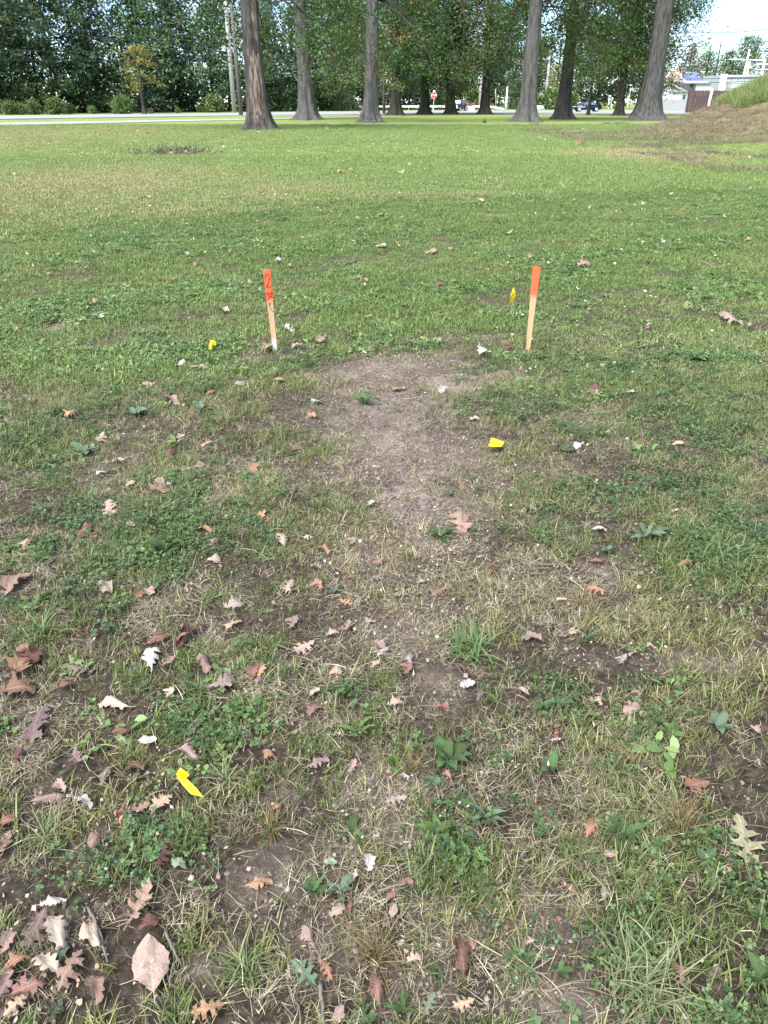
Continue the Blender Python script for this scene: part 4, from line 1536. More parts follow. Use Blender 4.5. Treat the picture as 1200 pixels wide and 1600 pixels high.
# ------------------------------------------------------------------ weeds with broad leaves
def weed_leaf_mesh(seed, W, rise, toothed=0.0):
    r = np.random.default_rng(seed)
    n = 9
    V, UV = [], []
    for i in range(n):
        t = i / (n - 1)
        w = W * math.sin(math.pi * min(1, t ** .8 * .97 + .03)) ** .8 * (1 + toothed * (1 if i % 2 else -1)) + .012
        z = rise * math.sin(t * 2.2) - .25 * t * t * rise
        for q in (-1, 0, 1):
            V.append((t, w * q, z + abs(q) * .06 + .02 * math.sin(t * 9 + q * 2 + seed)))
            UV.append((t, .5 + .5 * q))
    Fq = [(i * 3 + j, (i + 1) * 3 + j, (i + 1) * 3 + j + 1, i * 3 + j + 1) for i in range(n - 1) for j in range(2)]
    me = mesh_np('leaf', np.array(V), np.array(Fq), MATS['weed_leaf'], True)
    uv = me.uv_layers.new(name='UVMap')
    li = np.zeros(len(me.loops), np.int32)
    me.loops.foreach_get('vertex_index', li)
    uv.data.foreach_set('uv', np.array(UV, np.float32)[li].ravel())
    return me


WL = {'plantain': [weed_leaf_mesh(k, .22, .35) for k in range(3)], 'dandelion': [weed_leaf_mesh(10 + k, .13, .22, .32) for k in range(3)],
      'strap': [weed_leaf_mesh(20 + k, .10, .45) for k in range(3)], 'round': [weed_leaf_mesh(30 + k, .34, .15) for k in range(3)]}
WEEDS = [(548, 1300, 46, 'plantain', 'weed_leaf', 7, 'broad-leaved plant left of the pale bare soil at centre'), (683, 1298, 62, 'plantain', 'weed_leaf_bright', 9, 'upright bright plantain beside the end of the long curved twig'),
         (758, 1278, 56, 'strap', 'weed_leaf_grey', 10, 'grey green rosette right of the upright plantain'), (737, 1337, 52, 'strap', 'weed_leaf_bright', 10, 'bright rosette below the grey green rosette'),
         (533, 1392, 44, 'plantain', 'weed_leaf_grey', 6, 'grey green rosette right of the orange pink leaf on soil'), (492, 1388, 48, 'dandelion', 'weed_leaf', 8, 'toothed rosette beside the orange pink leaf on soil'),
         (630, 1577, 50, 'strap', 'weed_leaf', 10, 'dark rosette at the bottom edge beside the long reddish leaf'), (680, 1517, 44, 'strap', 'weed_leaf', 7, 'small weed left of the large brown crumpled leaf'),
         (762, 1393, 30, 'round', 'weed_leaf_grey', 5, 'tiny round-leaved weed on soil right of the long twig'), (972, 1297, 60, 'dandelion', 'weed_leaf', 10, 'flat toothed rosette right of the bright orange pink leaf'),
         (1103, 1340, 40, 'round', 'weed_leaf_grey', 4, 'plantain with oval grey leaves beside the olive oak leaf'), (927, 1497, 46, 'strap', 'weed_leaf', 9, 'narrow-leaved rosette on soil left of the large tuft'),
         (875, 1513, 36, 'plantain', 'weed_leaf', 5, 'four-leaved weed on bare soil near the bottom'), (820, 1495, 48, 'strap', 'weed_leaf_bright', 8, 'yellowish weed on bare soil near the bottom'),
         (1190, 1435, 52, 'plantain', 'weed_leaf_bright', 5, 'large pale plantain at the right edge'), (1192, 1530, 60, 'plantain', 'weed_leaf', 6, 'large plantain at the right edge near the bottom'),
         (560, 1140, 54, 'dandelion', 'weed_leaf_bright', 11, 'bright dandelion rosette at the centre'), (537, 1085, 40, 'dandelion', 'weed_leaf_bright', 8, 'small dandelion rosette above the bright dandelion rosette'),
         (617, 1192, 44, 'plantain', 'weed_leaf_bright', 8, 'green rosette at the upper edge of the pale bare soil'), (700, 1180, 70, 'plantain', 'weed_leaf', 11, 'large plantain with upright leaves right of the centre'),
         (523, 922, 34, 'plantain', 'weed_leaf_grey', 5, 'pale grey weed between the star-shaped leaves'), (673, 1223, 36, 'round', 'weed_leaf_grey', 5, 'grey weed below the large plantain'),
         (917, 998, 34, 'dandelion', 'weed_leaf_grey', 8, 'pale grey rosette on the dry patch right of the big tuft'), (867, 1100, 44, 'plantain', 'weed_leaf_grey', 6, 'grey green broad weed beside the pale pink cupped leaf'),
         (1043, 1203, 36, 'round', 'weed_leaf_bright', 4, 'round-leaved weed above the glossy rust leaf'), (863, 1200, 50, 'plantain', 'weed_leaf', 5, 'long-leaved weed below the rust folded leaf'),
         (1048, 1143, 40, 'plantain', 'weed_leaf_bright', 7, 'bright weed right of the pale pink pointed leaf'), (1120, 1135, 44, 'plantain', 'weed_leaf_grey', 8, 'grey weed cluster at the right below the dry patch'),
         (687, 834, 50, 'dandelion', 'weed_leaf', 11, 'dark rosette alone on the bare soil of the trodden strip'), (133, 705, 44, 'plantain', 'weed_leaf_grey', 7, 'grey weed below the bright orange leaf on the left'),
         (213, 647, 34, 'plantain', 'weed_leaf_grey', 7, 'grey rosette right of the bright orange leaf'), (317, 640, 38, 'dandelion', 'weed_leaf_grey', 8, 'pale rosette left of the trodden patch'),
         (257, 860, 60, 'plantain', 'weed_leaf', 10, 'dark broad-leaved weed in the clover at the left'), (1010, 835, 56, 'dandelion', 'weed_leaf_grey', 9, 'grey green rosette in the long grass at the right'),
         (950, 860, 30, 'plantain', 'weed_leaf_grey', 6, 'pale weed beside the long grass at the right'), (1085, 560, 40, 'plantain', 'weed_leaf', 9, 'leafy weed in the green grass right of the plain stake'),
         (740, 745, 26, 'strap', 'weed_leaf', 7, 'small weed on the soil below the yellow flag'), (705, 768, 26, 'strap', 'weed_leaf', 8, 'small weed tuft on the lower trodden patch'),
         (570, 625, 44, 'strap', 'weed_leaf', 9, 'grassy weed at the left edge of the trodden patch'), (880, 700, 34, 'round', 'weed_leaf', 6, 'round weed right of the yellow flag')]
rw = np.random.default_rng(77)
for (px, py, wpx, kd, mt, n, lab) in WEEDS:
    c = G(px, py + wpx * .12)
    dist = math.sqrt(c.x ** 2 + c.y ** 2 + CH ** 2)
    Lf = .56 * wpx / FPX * dist
    t = ob('weed', None, label=lab, cat='weed', group='broad-leaved weeds in the turf', loc=(c.x, c.y, hz1(c.x, c.y) + .004))
    for k in range(n):
        q = ob('leaf', WL[kd][k % 3], t, rot=(rw.normal(0, .2), -abs(rw.normal(.18, .25)), k * 2.4 + rw.uniform(-.5, .5)), scale=Lf * rw.uniform(.65, 1.15))
        q.material_slots[0].link = 'OBJECT'
        q.material_slots[0].material = MATS[mt]

# ------------------------------------------------------------------ tufts that stand out
for nm, stops, tip in (('tuft_green', [(0, (.045, .10, .03)), (.6, (.085, .15, .045)), (1, (.2, .22, .10))], (.25, .29, .14)),
                       ('tuft_pale', [(0, (.05, .10, .03)), (.55, (.10, .15, .055)), (1, (.30, .29, .17))], (.36, .34, .2)),
                       ('tuft_brown', [(0, (.05, .045, .015)), (.5, (.11, .08, .03)), (1, (.26, .2, .09))], (.30, .22, .11))):
    t_ = NT(nm)
    bl_, br_ = t_.attr('bl'), t_.attr('br')
    c_ = t_.mix(t_.math('MULTIPLY', bl_, .45), t_.ramp(br_, stops), tip)
    t_.done(t_.leafy(c_, .25, .45, .3))
TUFTS = [(737, 1010, 110, 70, .10, .0062, 'tuft_green', 'big broad-bladed green grass tuft right of the centre'), (1000, 1515, 170, 170, .082, .0036, 'tuft_pale', 'large sprawling pale-bladed grass tuft at lower right'),
         (582, 1488, 66, 110, .075, .0017, 'tuft_brown', 'brown dry fine-bladed tuft near the bottom centre'), (1065, 1285, 70, 110, .075, .0018, 'tuft_brown', 'olive dry tuft left of the olive oak leaf'),
         (67, 990, 70, 60, .085, .0040, 'tuft_green', 'green tuft near the left edge above the rust leaves'), (383, 1515, 50, 50, .060, .0036, 'tuft_green', 'small bright tuft right of the big pink leaf'),
         (352, 1215, 44, 50, .060, .0036, 'tuft_pale', 'yellowish tuft right of the yellow strip flag'), (910, 937, 90, 90, .060, .0020, 'tuft_brown', 'olive fine tuft below the orange tan leaf'),
         (75, 1300, 60, 60, .065, .0024, 'tuft_pale', 'yellow-green tuft near the left edge, lower down'), (640, 1195, 60, 70, .05, .0018, 'tuft_brown', 'brown tuft beside the green rosette at the soil edge'),
         (1120, 860, 110, 90, .09, .0036, 'tuft_green', 'long fresh green tuft near the right edge above the dry patch'), (310, 1078, 60, 40, .06, .0042, 'tuft_green', 'green tuft left of the long cream leaf'),
         (425, 1290, 40, 50, .05, .0018, 'tuft_brown', 'brownish tuft left of the centre soil'), (815, 1510, 40, 50, .05, .0026, 'tuft_pale', 'thin tuft on the bare soil at lower right')]
for k, (px, py, wpx, n, ln, w, mt, lab) in enumerate(TUFTS):
    c = G(px, py + wpx * .1)
    dist = math.sqrt(c.x ** 2 + c.y ** 2 + CH ** 2)
    rr_ = np.random.default_rng(500 + k)
    V, Fq, BL, BR = blades(n, rr_, wpx / FPX * dist * .13, ln * 1.25, w, (.25, 1.25), 5, 0, .9)
    ob('grass_tuft', mesh_np('grass_tuft', V, Fq, MATS[mt], False, (('bl', 'POINT', BL), ('br', 'POINT', BR))), label=lab, cat='grass tuft',
       group='tufts standing out of the turf', loc=(c.x, c.y, hz1(c.x, c.y)))

# ------------------------------------------------------------------ twigs
m_twig = plain('twig_bark', (.13, .11, .10), .85, var=.4, scale=60, bump=.6)
TWIGS = [([(140, 1425), (158, 1462), (170, 1510)], 4.2, 'grey twig lying left of the big pink leaf'), ([(260, 1463), (270, 1487), (284, 1510)], 4.0, 'short dark twig right of the big pink leaf'),
         ([(272, 1508), (268, 1530), (266, 1549)], 3.0, 'dark twig stub below another beside the big pink leaf'), ([(590, 1397), (628, 1389), (650, 1373), (672, 1345), (690, 1320)], 4.0, 'long curved grey twig lying at the centre'),
         ([(500, 1541), (503, 1570), (505, 1605)], 6.5, 'thick grey twig cut by the bottom edge'), ([(955, 969), (975, 976), (995, 977)], 3.0, 'dark twig in the grass right of the big green tuft'),
         ([(1090, 407), (1103, 413), (1118, 419)], 3.0, 'grey stick in the grass near the right edge behind the stakes'), ([(1034, 482), (1040, 472), (1044, 463)], 3.0, 'small grey stick in the grass right of the plain stake'),
         ([(536, 414), (548, 411), (560, 407)], 3.0, 'grey stick in the grass beyond the numbered stake'), ([(760, 596), (772, 603), (787, 610)], 2.0, 'thin twig at the right edge of the trodden patch'),
         ([(676, 787), (686, 784), (695, 779)], 2.0, 'thin twig on the lower part of the trodden patch'), ([(432, 1015), (448, 1022), (462, 1024)], 2.6, 'dark twig left of the pale pink lobed leaf'),
         ([(734, 1297), (745, 1306), (757, 1320)], 3.5, 'short dark twig between the two rosettes right of centre'), ([(905, 1121), (925, 1123), (940, 1124)], 2.2, 'thin reddish twig in clover left of the pale pink pointed leaf')]
for (pts, w, lab) in TWIGS:
    P = []
    for q, (a, b) in enumerate(pts):
        p = G(a, b)
        P.append(Vector((p.x, p.y, hz1(p.x, p.y) + .012 + .004 * (q % 2))))
    dist = math.sqrt(P[0].x ** 2 + P[0].y ** 2 + CH ** 2)
    r0 = .5 * w / FPX * dist
    fine = []
    for q in range(len(P) - 1):
        for s in range(4):
            fine.append(P[q].lerp(P[q + 1], s / 4) + Vector((random.uniform(-1, 1), random.uniform(-1, 1), random.uniform(0, 1))) * r0 * .5)
    fine.append(P[-1])
    mb = MB().tube(fine, [r0 * (1 - .45 * k / len(fine)) * random.uniform(.85, 1.15) for k in range(len(fine))], 7)
    o_ = P[0].copy()
    mb.v = [tuple(Vector(v) - o_) for v in mb.v]
    ob('twig', mb.mesh('twig', m_twig, True), label=lab, cat='twig', group='twigs lying in the turf', loc=o_)

# ------------------------------------------------------------------ survey stakes
def m_stake(name, zpaint, zpale, seed):
    t = NT(name)
    geo = t.node('ShaderNodeTexCoord').outputs['Object']
    sx = t.node('ShaderNodeSeparateXYZ')
    t.link(geo, sx.inputs[0])
    z = sx.outputs[2]
    grain = t.noise(1.0, 6, .6, t.coord('Object', (120, 120, 4)), .4)
    spray = t.noise(170, 4, .6, t.coord('Object'))
    wood = t.ramp(grain, [(.3, (.27, .155, .08)), (.5, (.40, .25, .14)), (.72, (.52, .36, .215))])
    pale = t.math('MULTIPLY', t.math('MULTIPLY_ADD', z, -28.0, zpale * 28.0 + .2, True), .75)
    wood = t.mix(pale, wood, (.48, .46, .46))
    h = t.math('ADD', z, t.math('MULTIPLY_ADD', spray, .10, -.05))
    f = t.math('MULTIPLY_ADD', h, 26.0, -26.0 * zpaint + .5, True)
    col = t.mix(f, wood, t.mix(grain, (.86, .075, .022), (.95, .12, .03)))
    return t.done(t.bsdf(col, .6, normal=t.bump(grain, .35, .004)))


def stroke(mb, pts, w, y):
    """a pen line drawn on the face at depth y"""
    for (a, b) in zip(pts[:-1], pts[1:]):
        d = Vector((b[0] - a[0], b[1] - a[1]))
        n_ = Vector((-d.y, d.x)).normalized() * w / 2
        e = d.normalized() * w * .35
        mb.add([(a[0] - e.x - n_.x, y, a[1] - e.y - n_.y), (b[0] + e.x - n_.x, y, b[1] + e.y - n_.y), (b[0] + e.x + n_.x, y, b[1] + e.y + n_.y), (a[0] - e.x + n_.x, y, a[1] - e.y + n_.y)], [(0, 1, 2, 3)])
        y -= .00012
    return mb


ink = plain('marker_ink', (.05, .006, .005), .5, var=.2)
ink2 = plain('marker_ink_black', (.05, .025, .02), .5, var=.2)


def stake(top, foot, label, mat, w, d, rz, marks):
    f = G(*foot)
    tp = at(top[0], top[1], f.y + .02)
    zb = hz1(f.x, f.y)
    H = tp.z - zb
    lean = math.atan2(tp.x - f.x, H)
    t = ob('survey_stake', None, label=label, cat='stake', group='orange-topped survey stakes', loc=(f.x, f.y, zb), rot=(-.03, lean, rz))
    bm = bmesh.new()
    bmesh.ops.create_cube(bm, size=1)
    for v in bm.verts:
        v.co = Vector((v.co.x * w, v.co.y * d, (v.co.z + .5) * (H + .10) - .10))
    bmesh.ops.bevel(bm, geom=bm.edges[:], offset=.0025, segments=2, affect='EDGES')
    for v in bm.verts:
        if v.co.z > H - .01:
            v.co += Vector((random.uniform(-1, 1) * .0015, random.uniform(-1, 1) * .0015, random.uniform(-1, .6) * .004))
        if v.co.z < -.02:
            v.co.x *= .55
            v.co.y *= .55
    me = bpy.data.meshes.new('shaft')
    bm.to_mesh(me)
    bm.free()
    me.materials.append(mat)
    ob('shaft', me, t)
    if marks:
        yf = -d / 2 - .0012
        two = MB()
        stroke(two, [(-.013, H - .046), (-.011, H - .032), (-.001, H - .024), (.011, H - .031), (.013, H - .048), (.005, H - .073), (-.014, H - .104), (.000, H - .105), (.019, H - .102)], .0048, yf)
        ob('number', two.mesh('number', ink), t, label='handwritten figure two')
        thirty = MB()
        z = H - .150
        stroke(thirty, [(-.016, z), (-.010, z + .009), (-.003, z + .004), (-.008, z - .010), (-.002, z - .016), (-.003, z - .030), (-.010, z - .034), (-.016, z - .028)], .004, yf)
        stroke(thirty, [(.008, z + .008), (.004, z - .008), (.007, z - .024), (.013, z - .020), (.015, z - .003), (.012, z + .008), (.008, z + .008)], .004, yf)
        stroke(thirty, [(.018, z + .011), (.018, z + .001)], .003, yf)
        ob('measurement', thirty.mesh('measurement', ink), t, label='smaller handwritten marking below the figure two')
        tick = MB()
        z = H - .215
        stroke(tick, [(-.010, z + .012), (-.002, z - .014)], .0034, yf)
        stroke(tick, [(.006, z + .010), (-.004, z - .006), (-.006, z - .014)], .0034, yf)
        stroke(tick, [(.002, z - .026), (.005, z - .030)], .0036, yf)
        stroke(tick, [(.006, z - .038), (.010, z - .050)], .0036, yf)
        ob('small_note', tick.mesh('small_note', ink2), t, label='small handwritten note on bare wood')
    return t, H


f_ = G(430, 549)
hL = at(417.5, 421.5, f_.y).z
f2_ = G(825, 546)
hR = at(837.5, 417, f2_.y).z
stake((417.5, 421.5), (430, 549), 'wooden stake with orange top numbered 2, bleached at its foot', m_stake('stake_wood_numbered', hL * .635, .10, 1), .050, .024, .10, True)
stake((837.5, 417), (825, 546), 'plain wooden stake with orange top and no writing, leaning right', m_stake('stake_wood_plain', hR * .655, -.05, 2), .050, .028, -.22, False)

# ------------------------------------------------------------------ yellow marking flags
t_ = NT('flag_yellow')
n_ = t_.noise(25, 4, .5, t_.coord())
t_.done(t_.leafy(t_.mix(n_, (.82, .55, .005), (.90, .66, .02)), .2, .4, .4))
m_wire = plain('flag_wire', (.30, .29, .28), .4, .8)


def flag(label, foot, pts, wire):
    """pts: grid rows of world points for the vinyl sheet"""
    rows, cols = len(pts), len(pts[0])
    base = Vector(foot)
    V = [tuple(Vector(p) - base) for r0 in pts for p in r0]
    Fq = [(i * cols + j, i * cols + j + 1, (i + 1) * cols + j + 1, (i + 1) * cols + j) for i in range(rows - 1) for j in range(cols - 1)]
    t = ob('marking_flag', None, label=label, cat='flag', group='yellow marking flags', loc=base)
    sh = ob('flag_sheet', MB().add(V, Fq).mesh('flag_sheet', MATS['flag_yellow'], False), t)
    so = sh.modifiers.new('thickness', 'SOLIDIFY')
    so.thickness = .0007
    if wire:
        ob('wire', MB().tube([Vector(p) - base for p in wire], .0012, 6).mesh('wire', m_wire, True), t)
    return t


D0 = G(795, 500).y + .12
b0 = at(806, 505, D0)
zb = hz1(b0.x, D0)
A = [at(802.5, 449, D0), at(805.3, 456, D0), at(805, 464, D0), at(800, 473, D0 - .01)]
B = [at(801, 452, D0 - .01), at(800.5, 459, D0 - .03), at(798.5, 466, D0 - .03), at(798, 473, D0 - .02)]
Cc = [at(800, 455, D0 - .02), at(798, 463, D0 - .05), at(796.4, 469, D0 - .05), at(796, 474, D0 - .03)]
flag('yellow pennant flag standing in the grass left of the plain stake', (b0.x, D0, zb), [A, B, Cc],
     [Vector((b0.x, D0, zb - .03)), at(805, 480, D0), at(804, 462, D0), at(802.5, 448.5, D0)])


def gz(px, py, z):
    return G(px, py, z)


z = .04
r1 = [gz(329, 532, .075), gz(333, 532, .08), gz(337, 533, .07)]
r2 = [gz(326.5, 540, .06), gz(331, 539, .075), gz(337, 540, .055)]
r3 = [gz(326, 545, .03), gz(330, 546, .045), gz(336, 545, .02)]
q_ = G(333, 547)
flag('small crumpled yellow flag low in the grass left of the numbered stake', (q_.x, q_.y, hz1(q_.x, q_.y)), [r1, r2, r3], [(q_.x, q_.y, -.03), gz(337, 540, .05)])
r1 = [gz(767.5, 684, .05), gz(772, 685, .05), gz(779.5, 687.5, .045), gz(788, 691, .035)]
r2 = [gz(766, 691, .045), gz(772, 692, .05), gz(779, 693, .048), gz(786, 694.5, .035)]
r3 = [gz(763, 697, .034), gz(771, 698, .04), gz(777, 698, .040), gz(783.5, 698, .034)]
q_ = G(770, 690)
flag('yellow flag lying at the right side of the trodden bare patch', (q_.x, q_.y, hz1(q_.x, q_.y)), [r1, r2, r3], [(q_.x, q_.y, -.02), gz(768, 685, .03)])
# long strip, its upper end curled back
L0 = [(282, 1199.5, 0.090), (279, 1203, 0.086), (275.5, 1209, 0.068), (277, 1214, 0.054), (287, 1228, 0.048), (298, 1240.5, 0.034)]
L1 = [(289, 1204.5, 0.090), (286, 1208, 0.084), (283.5, 1212.5, 0.068), (285, 1217, 0.056), (297, 1229, 0.050), (308.5, 1243, 0.032)]
L2 = [(296, 1210, 0.086), (294, 1212.5, 0.080), (291.5, 1215.5, 0.066), (294, 1219, 0.056), (306, 1230.5, 0.048), (318.5, 1245.5, 0.030)]
q_ = G(300, 1228)
flag('yellow strip flag lying curled on leaves in the foreground', (q_.x, q_.y, hz1(q_.x, q_.y)), [[gz(*p) for p in row] for row in zip(L0, L1, L2)], None)

# ------------------------------------------------------------------ things along the road
m_pole = plain('pole_wood_grey', (.36, .34, .32), .85, var=.2, scale=3)
m_poled = plain('pole_wood_dark', (.10, .085, .075), .85, var=.2, scale=3)
m_wirec = plain('cable_black', (.03, .03, .03), .6)
m_steel = plain('galvanised_steel', (.62, .63, .64), .45, .3, var=.08, scale=2)
m_white = plain('white_paint', (.78, .78, .77), .6, var=.05)
m_black = plain('black_rubber', (.02, .02, .02), .7)
m_ins = plain('insulator_grey', (.3, .32, .34), .4)


def utility_pole(px, py, D, topz, r0, mat, label, arm=None, lean=(0, 0), rz=0.0):
    p = at(px, py, D)
    t = ob('utility_pole', None, label=label, cat='utility pole', group='utility poles along the roads', loc=(p.x, D, 0), rot=(lean[1], lean[0], rz))
    ob('shaft', MB().tube([(0, 0, -.3), (0, 0, topz * .5), (0, 0, topz)], [r0, r0 * .85, r0 * .68], 12).mesh('shaft', mat, True), t)
    if arm:
        for (az, aw) in arm:
            a = ob('crossarm', MB().box((0, -r0 - .06, az), (aw, .12, .14)).mesh('crossarm', mat), t)
            for k in (-.46, -.2, .2, .46):
                ob('insulator', MB().tube([(k * aw, -r0 - .06, az + .07), (k * aw, -r0 - .06, az + .17), (k * aw, -r0 - .06, az + .30)], [.03, .075, .05], 8).mesh('insulator', m_ins, True), a)
            ob('brace', MB().tube([(-aw * .3, -r0 - .05, az), (0, -r0, az - .6)], .025, 5).tube([(aw * .3, -r0 - .05, az), (0, -r0, az - .6)], .025, 5).mesh('brace', m_ins), t)
    return t, Vector((p.x, D, 0))


_, PA = utility_pole(366, 172, 132, 19, .36, m_pole, 'tall pale grey utility pole beside the road, left of the torn-bark oak', [(13.4, 2.4)])
_, PB = utility_pole(376.5, 178, 105, 11.5, .26, m_poled, 'thinner dark pole in front of the pale utility pole', None, (-.01, 0))
_, PC = utility_pole(851, 171, 188, 11.2, .34, m_pole, 'pale utility pole with a crossarm between the two grey oaks', [(10.6, 3.6), (9.4, 3.0)], (.012, 0))
_, PD = utility_pole(750, 160, 172, 8.2, .30, m_pole, 'weathered pole showing just left of the flaring dark oak')
_, PE = utility_pole(600, 177, 118, 8.0, .22, m_poled, 'short dark pole left of the very dark oak')
_, PF = utility_pole(1161, 118, 215, 12.6, .30, m_white, 'white power pole with a wide crossarm near the top right', [(10.4, 9.0)], (.03, 0))
_, PG = utility_pole(1167, 118, 219, 10.2, .30, m_white, 'second white power pole standing close behind the first')
_, PH = utility_pole(1190, 118, 210, 10.4, .36, m_white, 'white power pole at the right edge above the bank', [(9.3, 4.0), (8.2, 4.0)])


def cable(name, a, b, sag, r0, label, group='overhead cables'):
    a, b = Vector(a), Vector(b)
    pts = []
    for k in range(25):
        s = k / 24
        p = a.lerp(b, s)
        p.z -= sag * 4 * s * (1 - s)
        pts.append(p - a)
    ob(name, MB().tube(pts, r0, 5).mesh(name, m_wirec, True), label=label, cat='cable', group=group, loc=a)


# left run: out of the picture at the left, to the pale pole and on behind the oaks
for (pl, pr, rr0, lab) in [((-160, 8), (345, 53), .035, 'uppermost thin cable across the wood at the left'), ((-160, 8), (352, 66), .05, 'thick upper cable across the wood'),
                          ((-160, 20), (352, 71), .05, 'thick second cable across the wood'), ((-160, 70), (366, 76), .03, 'thin lower cable across the wood'), ((-160, 87), (366, 88), .03, 'lowest thin cable across the wood')]:
    off = -14 if 'uppermost' in lab else 0
    cable('overhead_cable', at(pl[0], pl[1] + off, 92), at(pr[0], pr[1], 130), .5, rr0, lab)
for (pl, pr, Da, Db, rr0, lab) in [((366, 76), (700, 112), 132, 172, .05, 'upper cable running behind the grey oaks'), ((366, 88), (700, 120), 132, 172, .05, 'lower cable running behind the grey oaks'),
                                   ((700, 113), (1000, 118), 172, 186, .05, 'upper cable behind the crossarm pole'), ((700, 121), (1000, 126), 172, 186, .05, 'lower cable behind the crossarm pole'),
                                   ((820, 83), (1200, 110), 188, 205, .05, 'cable from the crossarm pole towards the house'),
                                   ((990, 128), (1230, 123), 180, 190, .06, 'thick cable passing in front of the house'), ((990, 122), (1230, 117), 180, 190, .05, 'thin cable passing in front of the house'),
                                   ((1060, 50), (1230, 42), 150, 150, .05, 'upper cable against the open sky'), ((1060, 72), (1230, 60), 150, 150, .05, 'lower cable against the open sky')]:
    cable('overhead_cable', at(*pl, Da), at(*pr, Db), .4, rr0, lab)

# stop sign
m_red = plain('sign_red', (.55, .02, .03), .45, var=.05)
m_signw = plain('sign_white', (.85, .85, .85), .5, var=.03)
p = at(678, 149, 152)
t = ob('stop_sign', None, label='red octagonal stop sign on a thin post between dark oaks', cat='sign', loc=(p.x, 152, 0))
ob('post', MB().box((0, .04, 1.4), (.09, .06, 2.9)).mesh('post', m_steel), t)


def octa(rad, y0, y1):
    return MB().prism([(rad * math.cos(R(22.5 + 45 * k)), p.z + rad * math.sin(R(22.5 + 45 * k))) for k in range(8)], y0, y1)


fc = ob('border', octa(.52, -.02, .0).mesh('border', m_signw), t)
ob('face', octa(.47, -.035, -.022).mesh('face', m_red), t)
cu = bpy.data.curves.new('lettering', 'FONT')
cu.body = 'STOP'
cu.size = .38
cu.align_x = 'CENTER'
cu.align_y = 'CENTER'
cu.extrude = .004
tmp = bpy.data.objects.new('tmp', cu)
COL.objects.link(tmp)
bpy.context.view_layer.update()
tme = bpy.data.meshes.new_from_object(tmp.evaluated_get(bpy.context.evaluated_depsgraph_get()))
bpy.data.objects.remove(tmp)
tme.materials.clear()
tme.materials.append(m_signw)
ob('lettering', tme, t, loc=(0, -.042, p.z), rot=(R(90), 0, 0), label='white letters STOP')
ob('street_plate', MB().box((.05, .02, p.z + .66), (.4, .02, .18)).mesh('street_plate', m_signw), t)

# guardrail
a, b = at(560, 168, 166), at(788, 170, 166)
t = ob('guardrail', None, label='long pale steel guardrail beyond the road behind the dark oaks', cat='guardrail', loc=(a.x, 166, 0))
Lg = b.x - a.x
prof = [(0, .42), (.06, .48), (.0, .58), (.06, .68), (0, .74), (-.03, .74), (.03, .68), (-.03, .58), (.03, .48), (-.03, .42)]
v, f = [], []
for k in range(13):
    x = Lg * k / 12
    dz = -.45 * max(0, (k - 10.5) / 1.5) ** 1.5
    v += [(x, -q[0] * 1.3, q[1] * 1.15 + dz) for q in prof]
for k in range(12):
    for j in range(10):
        f.append((k * 10 + j, (k + 1) * 10 + j, (k + 1) * 10 + (j + 1) % 10, k * 10 + (j + 1) % 10))
ob('rail', MB().add(v, f).mesh('rail', m_steel, False), t)
for k in range(11):
    ob('post', MB().box((Lg * k / 12 + .3, .12, .35), (.15, .15, .75)).mesh('post', m_steel), t)

# flower planter, posts, stump, small things
p = at(736, 174, 150)
t = ob('flower_planter', None, label='white square planter with orange flowers at the roadside', cat='planter', loc=(p.x, 150, 0))
mb = MB().box((0, 0, .42), (1.0, 1.0, .8), 0, 1.12)
ob('tub', mb.mesh('tub', m_white), t)
fr = np.random.default_rng(9)
fc_ = fr.normal(0, 1, (260, 3)) * np.array([.36, .3, .16]) + np.array([0, 0, 1.02])
V, Fq, T = leaf_quads(fc_, .2, fr, fr.uniform(0, 1, 260))
ob('flowers', mesh_np('flowers', V, Fq, MATS['rust_foliage'], False, (('tint', 'FACE', T),)), t)


def post(px, py, D, h, w, mat, label, name='marker_post', lean=0.0, taper=1.0):
    q = at(px, py, D)
    mb = MB().tube([(0, 0, -.2), (0, 0, h * .5), (lean * h, 0, h), (lean * h, 0, h + w * .2)], [w / 2, w / 2 * (1 + taper) / 2, w / 2 * taper, w / 2 * taper * .6], 10)
    return ob(name, mb.mesh(name, mat, True), label=label, cat='post', loc=(q.x, D, 0))


post(790.5, 172, 165, 3.9, .34, m_white, 'white post standing beyond the road, left of the thick grey oak', 'white_post')
post(774, 172, 168, 3.6, .14, plain('bamboo_yellow', (.42, .36, .18), .7), 'thin yellowish marker rod right of the flaring oak', 'marker_rod', -.06)
post(951, 166, 190, 2.6, .40, m_white, 'first of two short white posts behind the blue car')
post(955.5, 166, 190, 2.2, .34, m_white, 'second of two short white posts behind the blue car, the right one')
post(980.5, 170, 178, 3.4, .55, plain('post_pinkish', (.55, .47, .43), .8), 'pale pinkish standing post between two dark oaks', 'pale_post', .02, .45)
q = base_at(697, 178)
ob('dead_tree', trunk_mesh('dead_tree', 260, .22, 4.4, .13, .3, 'bark_grey', (0, 0), [(FACE, 3.0, 0, 4.4)], 12, 14), label='pale bare stem standing beside a dark oak near the stop sign', cat='tree stem', loc=(q.x, q.y, 0))
q = base_at(757, 192)
mb = MB()
for k in range(7):
    a_ = k * .9
    mb.tube([(.06 * math.cos(a_), .06 * math.sin(a_), -.05), (.07 * math.cos(a_), .07 * math.sin(a_), .16 + .03 * (k % 3)), (.05 * math.cos(a_), .05 * math.sin(a_), .22 + .06 * (k % 3))], [.10, .08, .03], 6)
ob('tree_stump', mb.mesh('tree_stump', plain('stump_rust', (.09, .05, .035), .9, var=.4, scale=12), True), label='small rusty brown stump on the lawn before the flaring oak', cat='stump', loc=q, scale=.95)
mb = MB()
rs = random.Random(4)
v = []
q = at(841, 172, 178)
bm = bmesh.new()
bmesh.ops.create_icosphere(bm, subdivisions=2, radius=1)
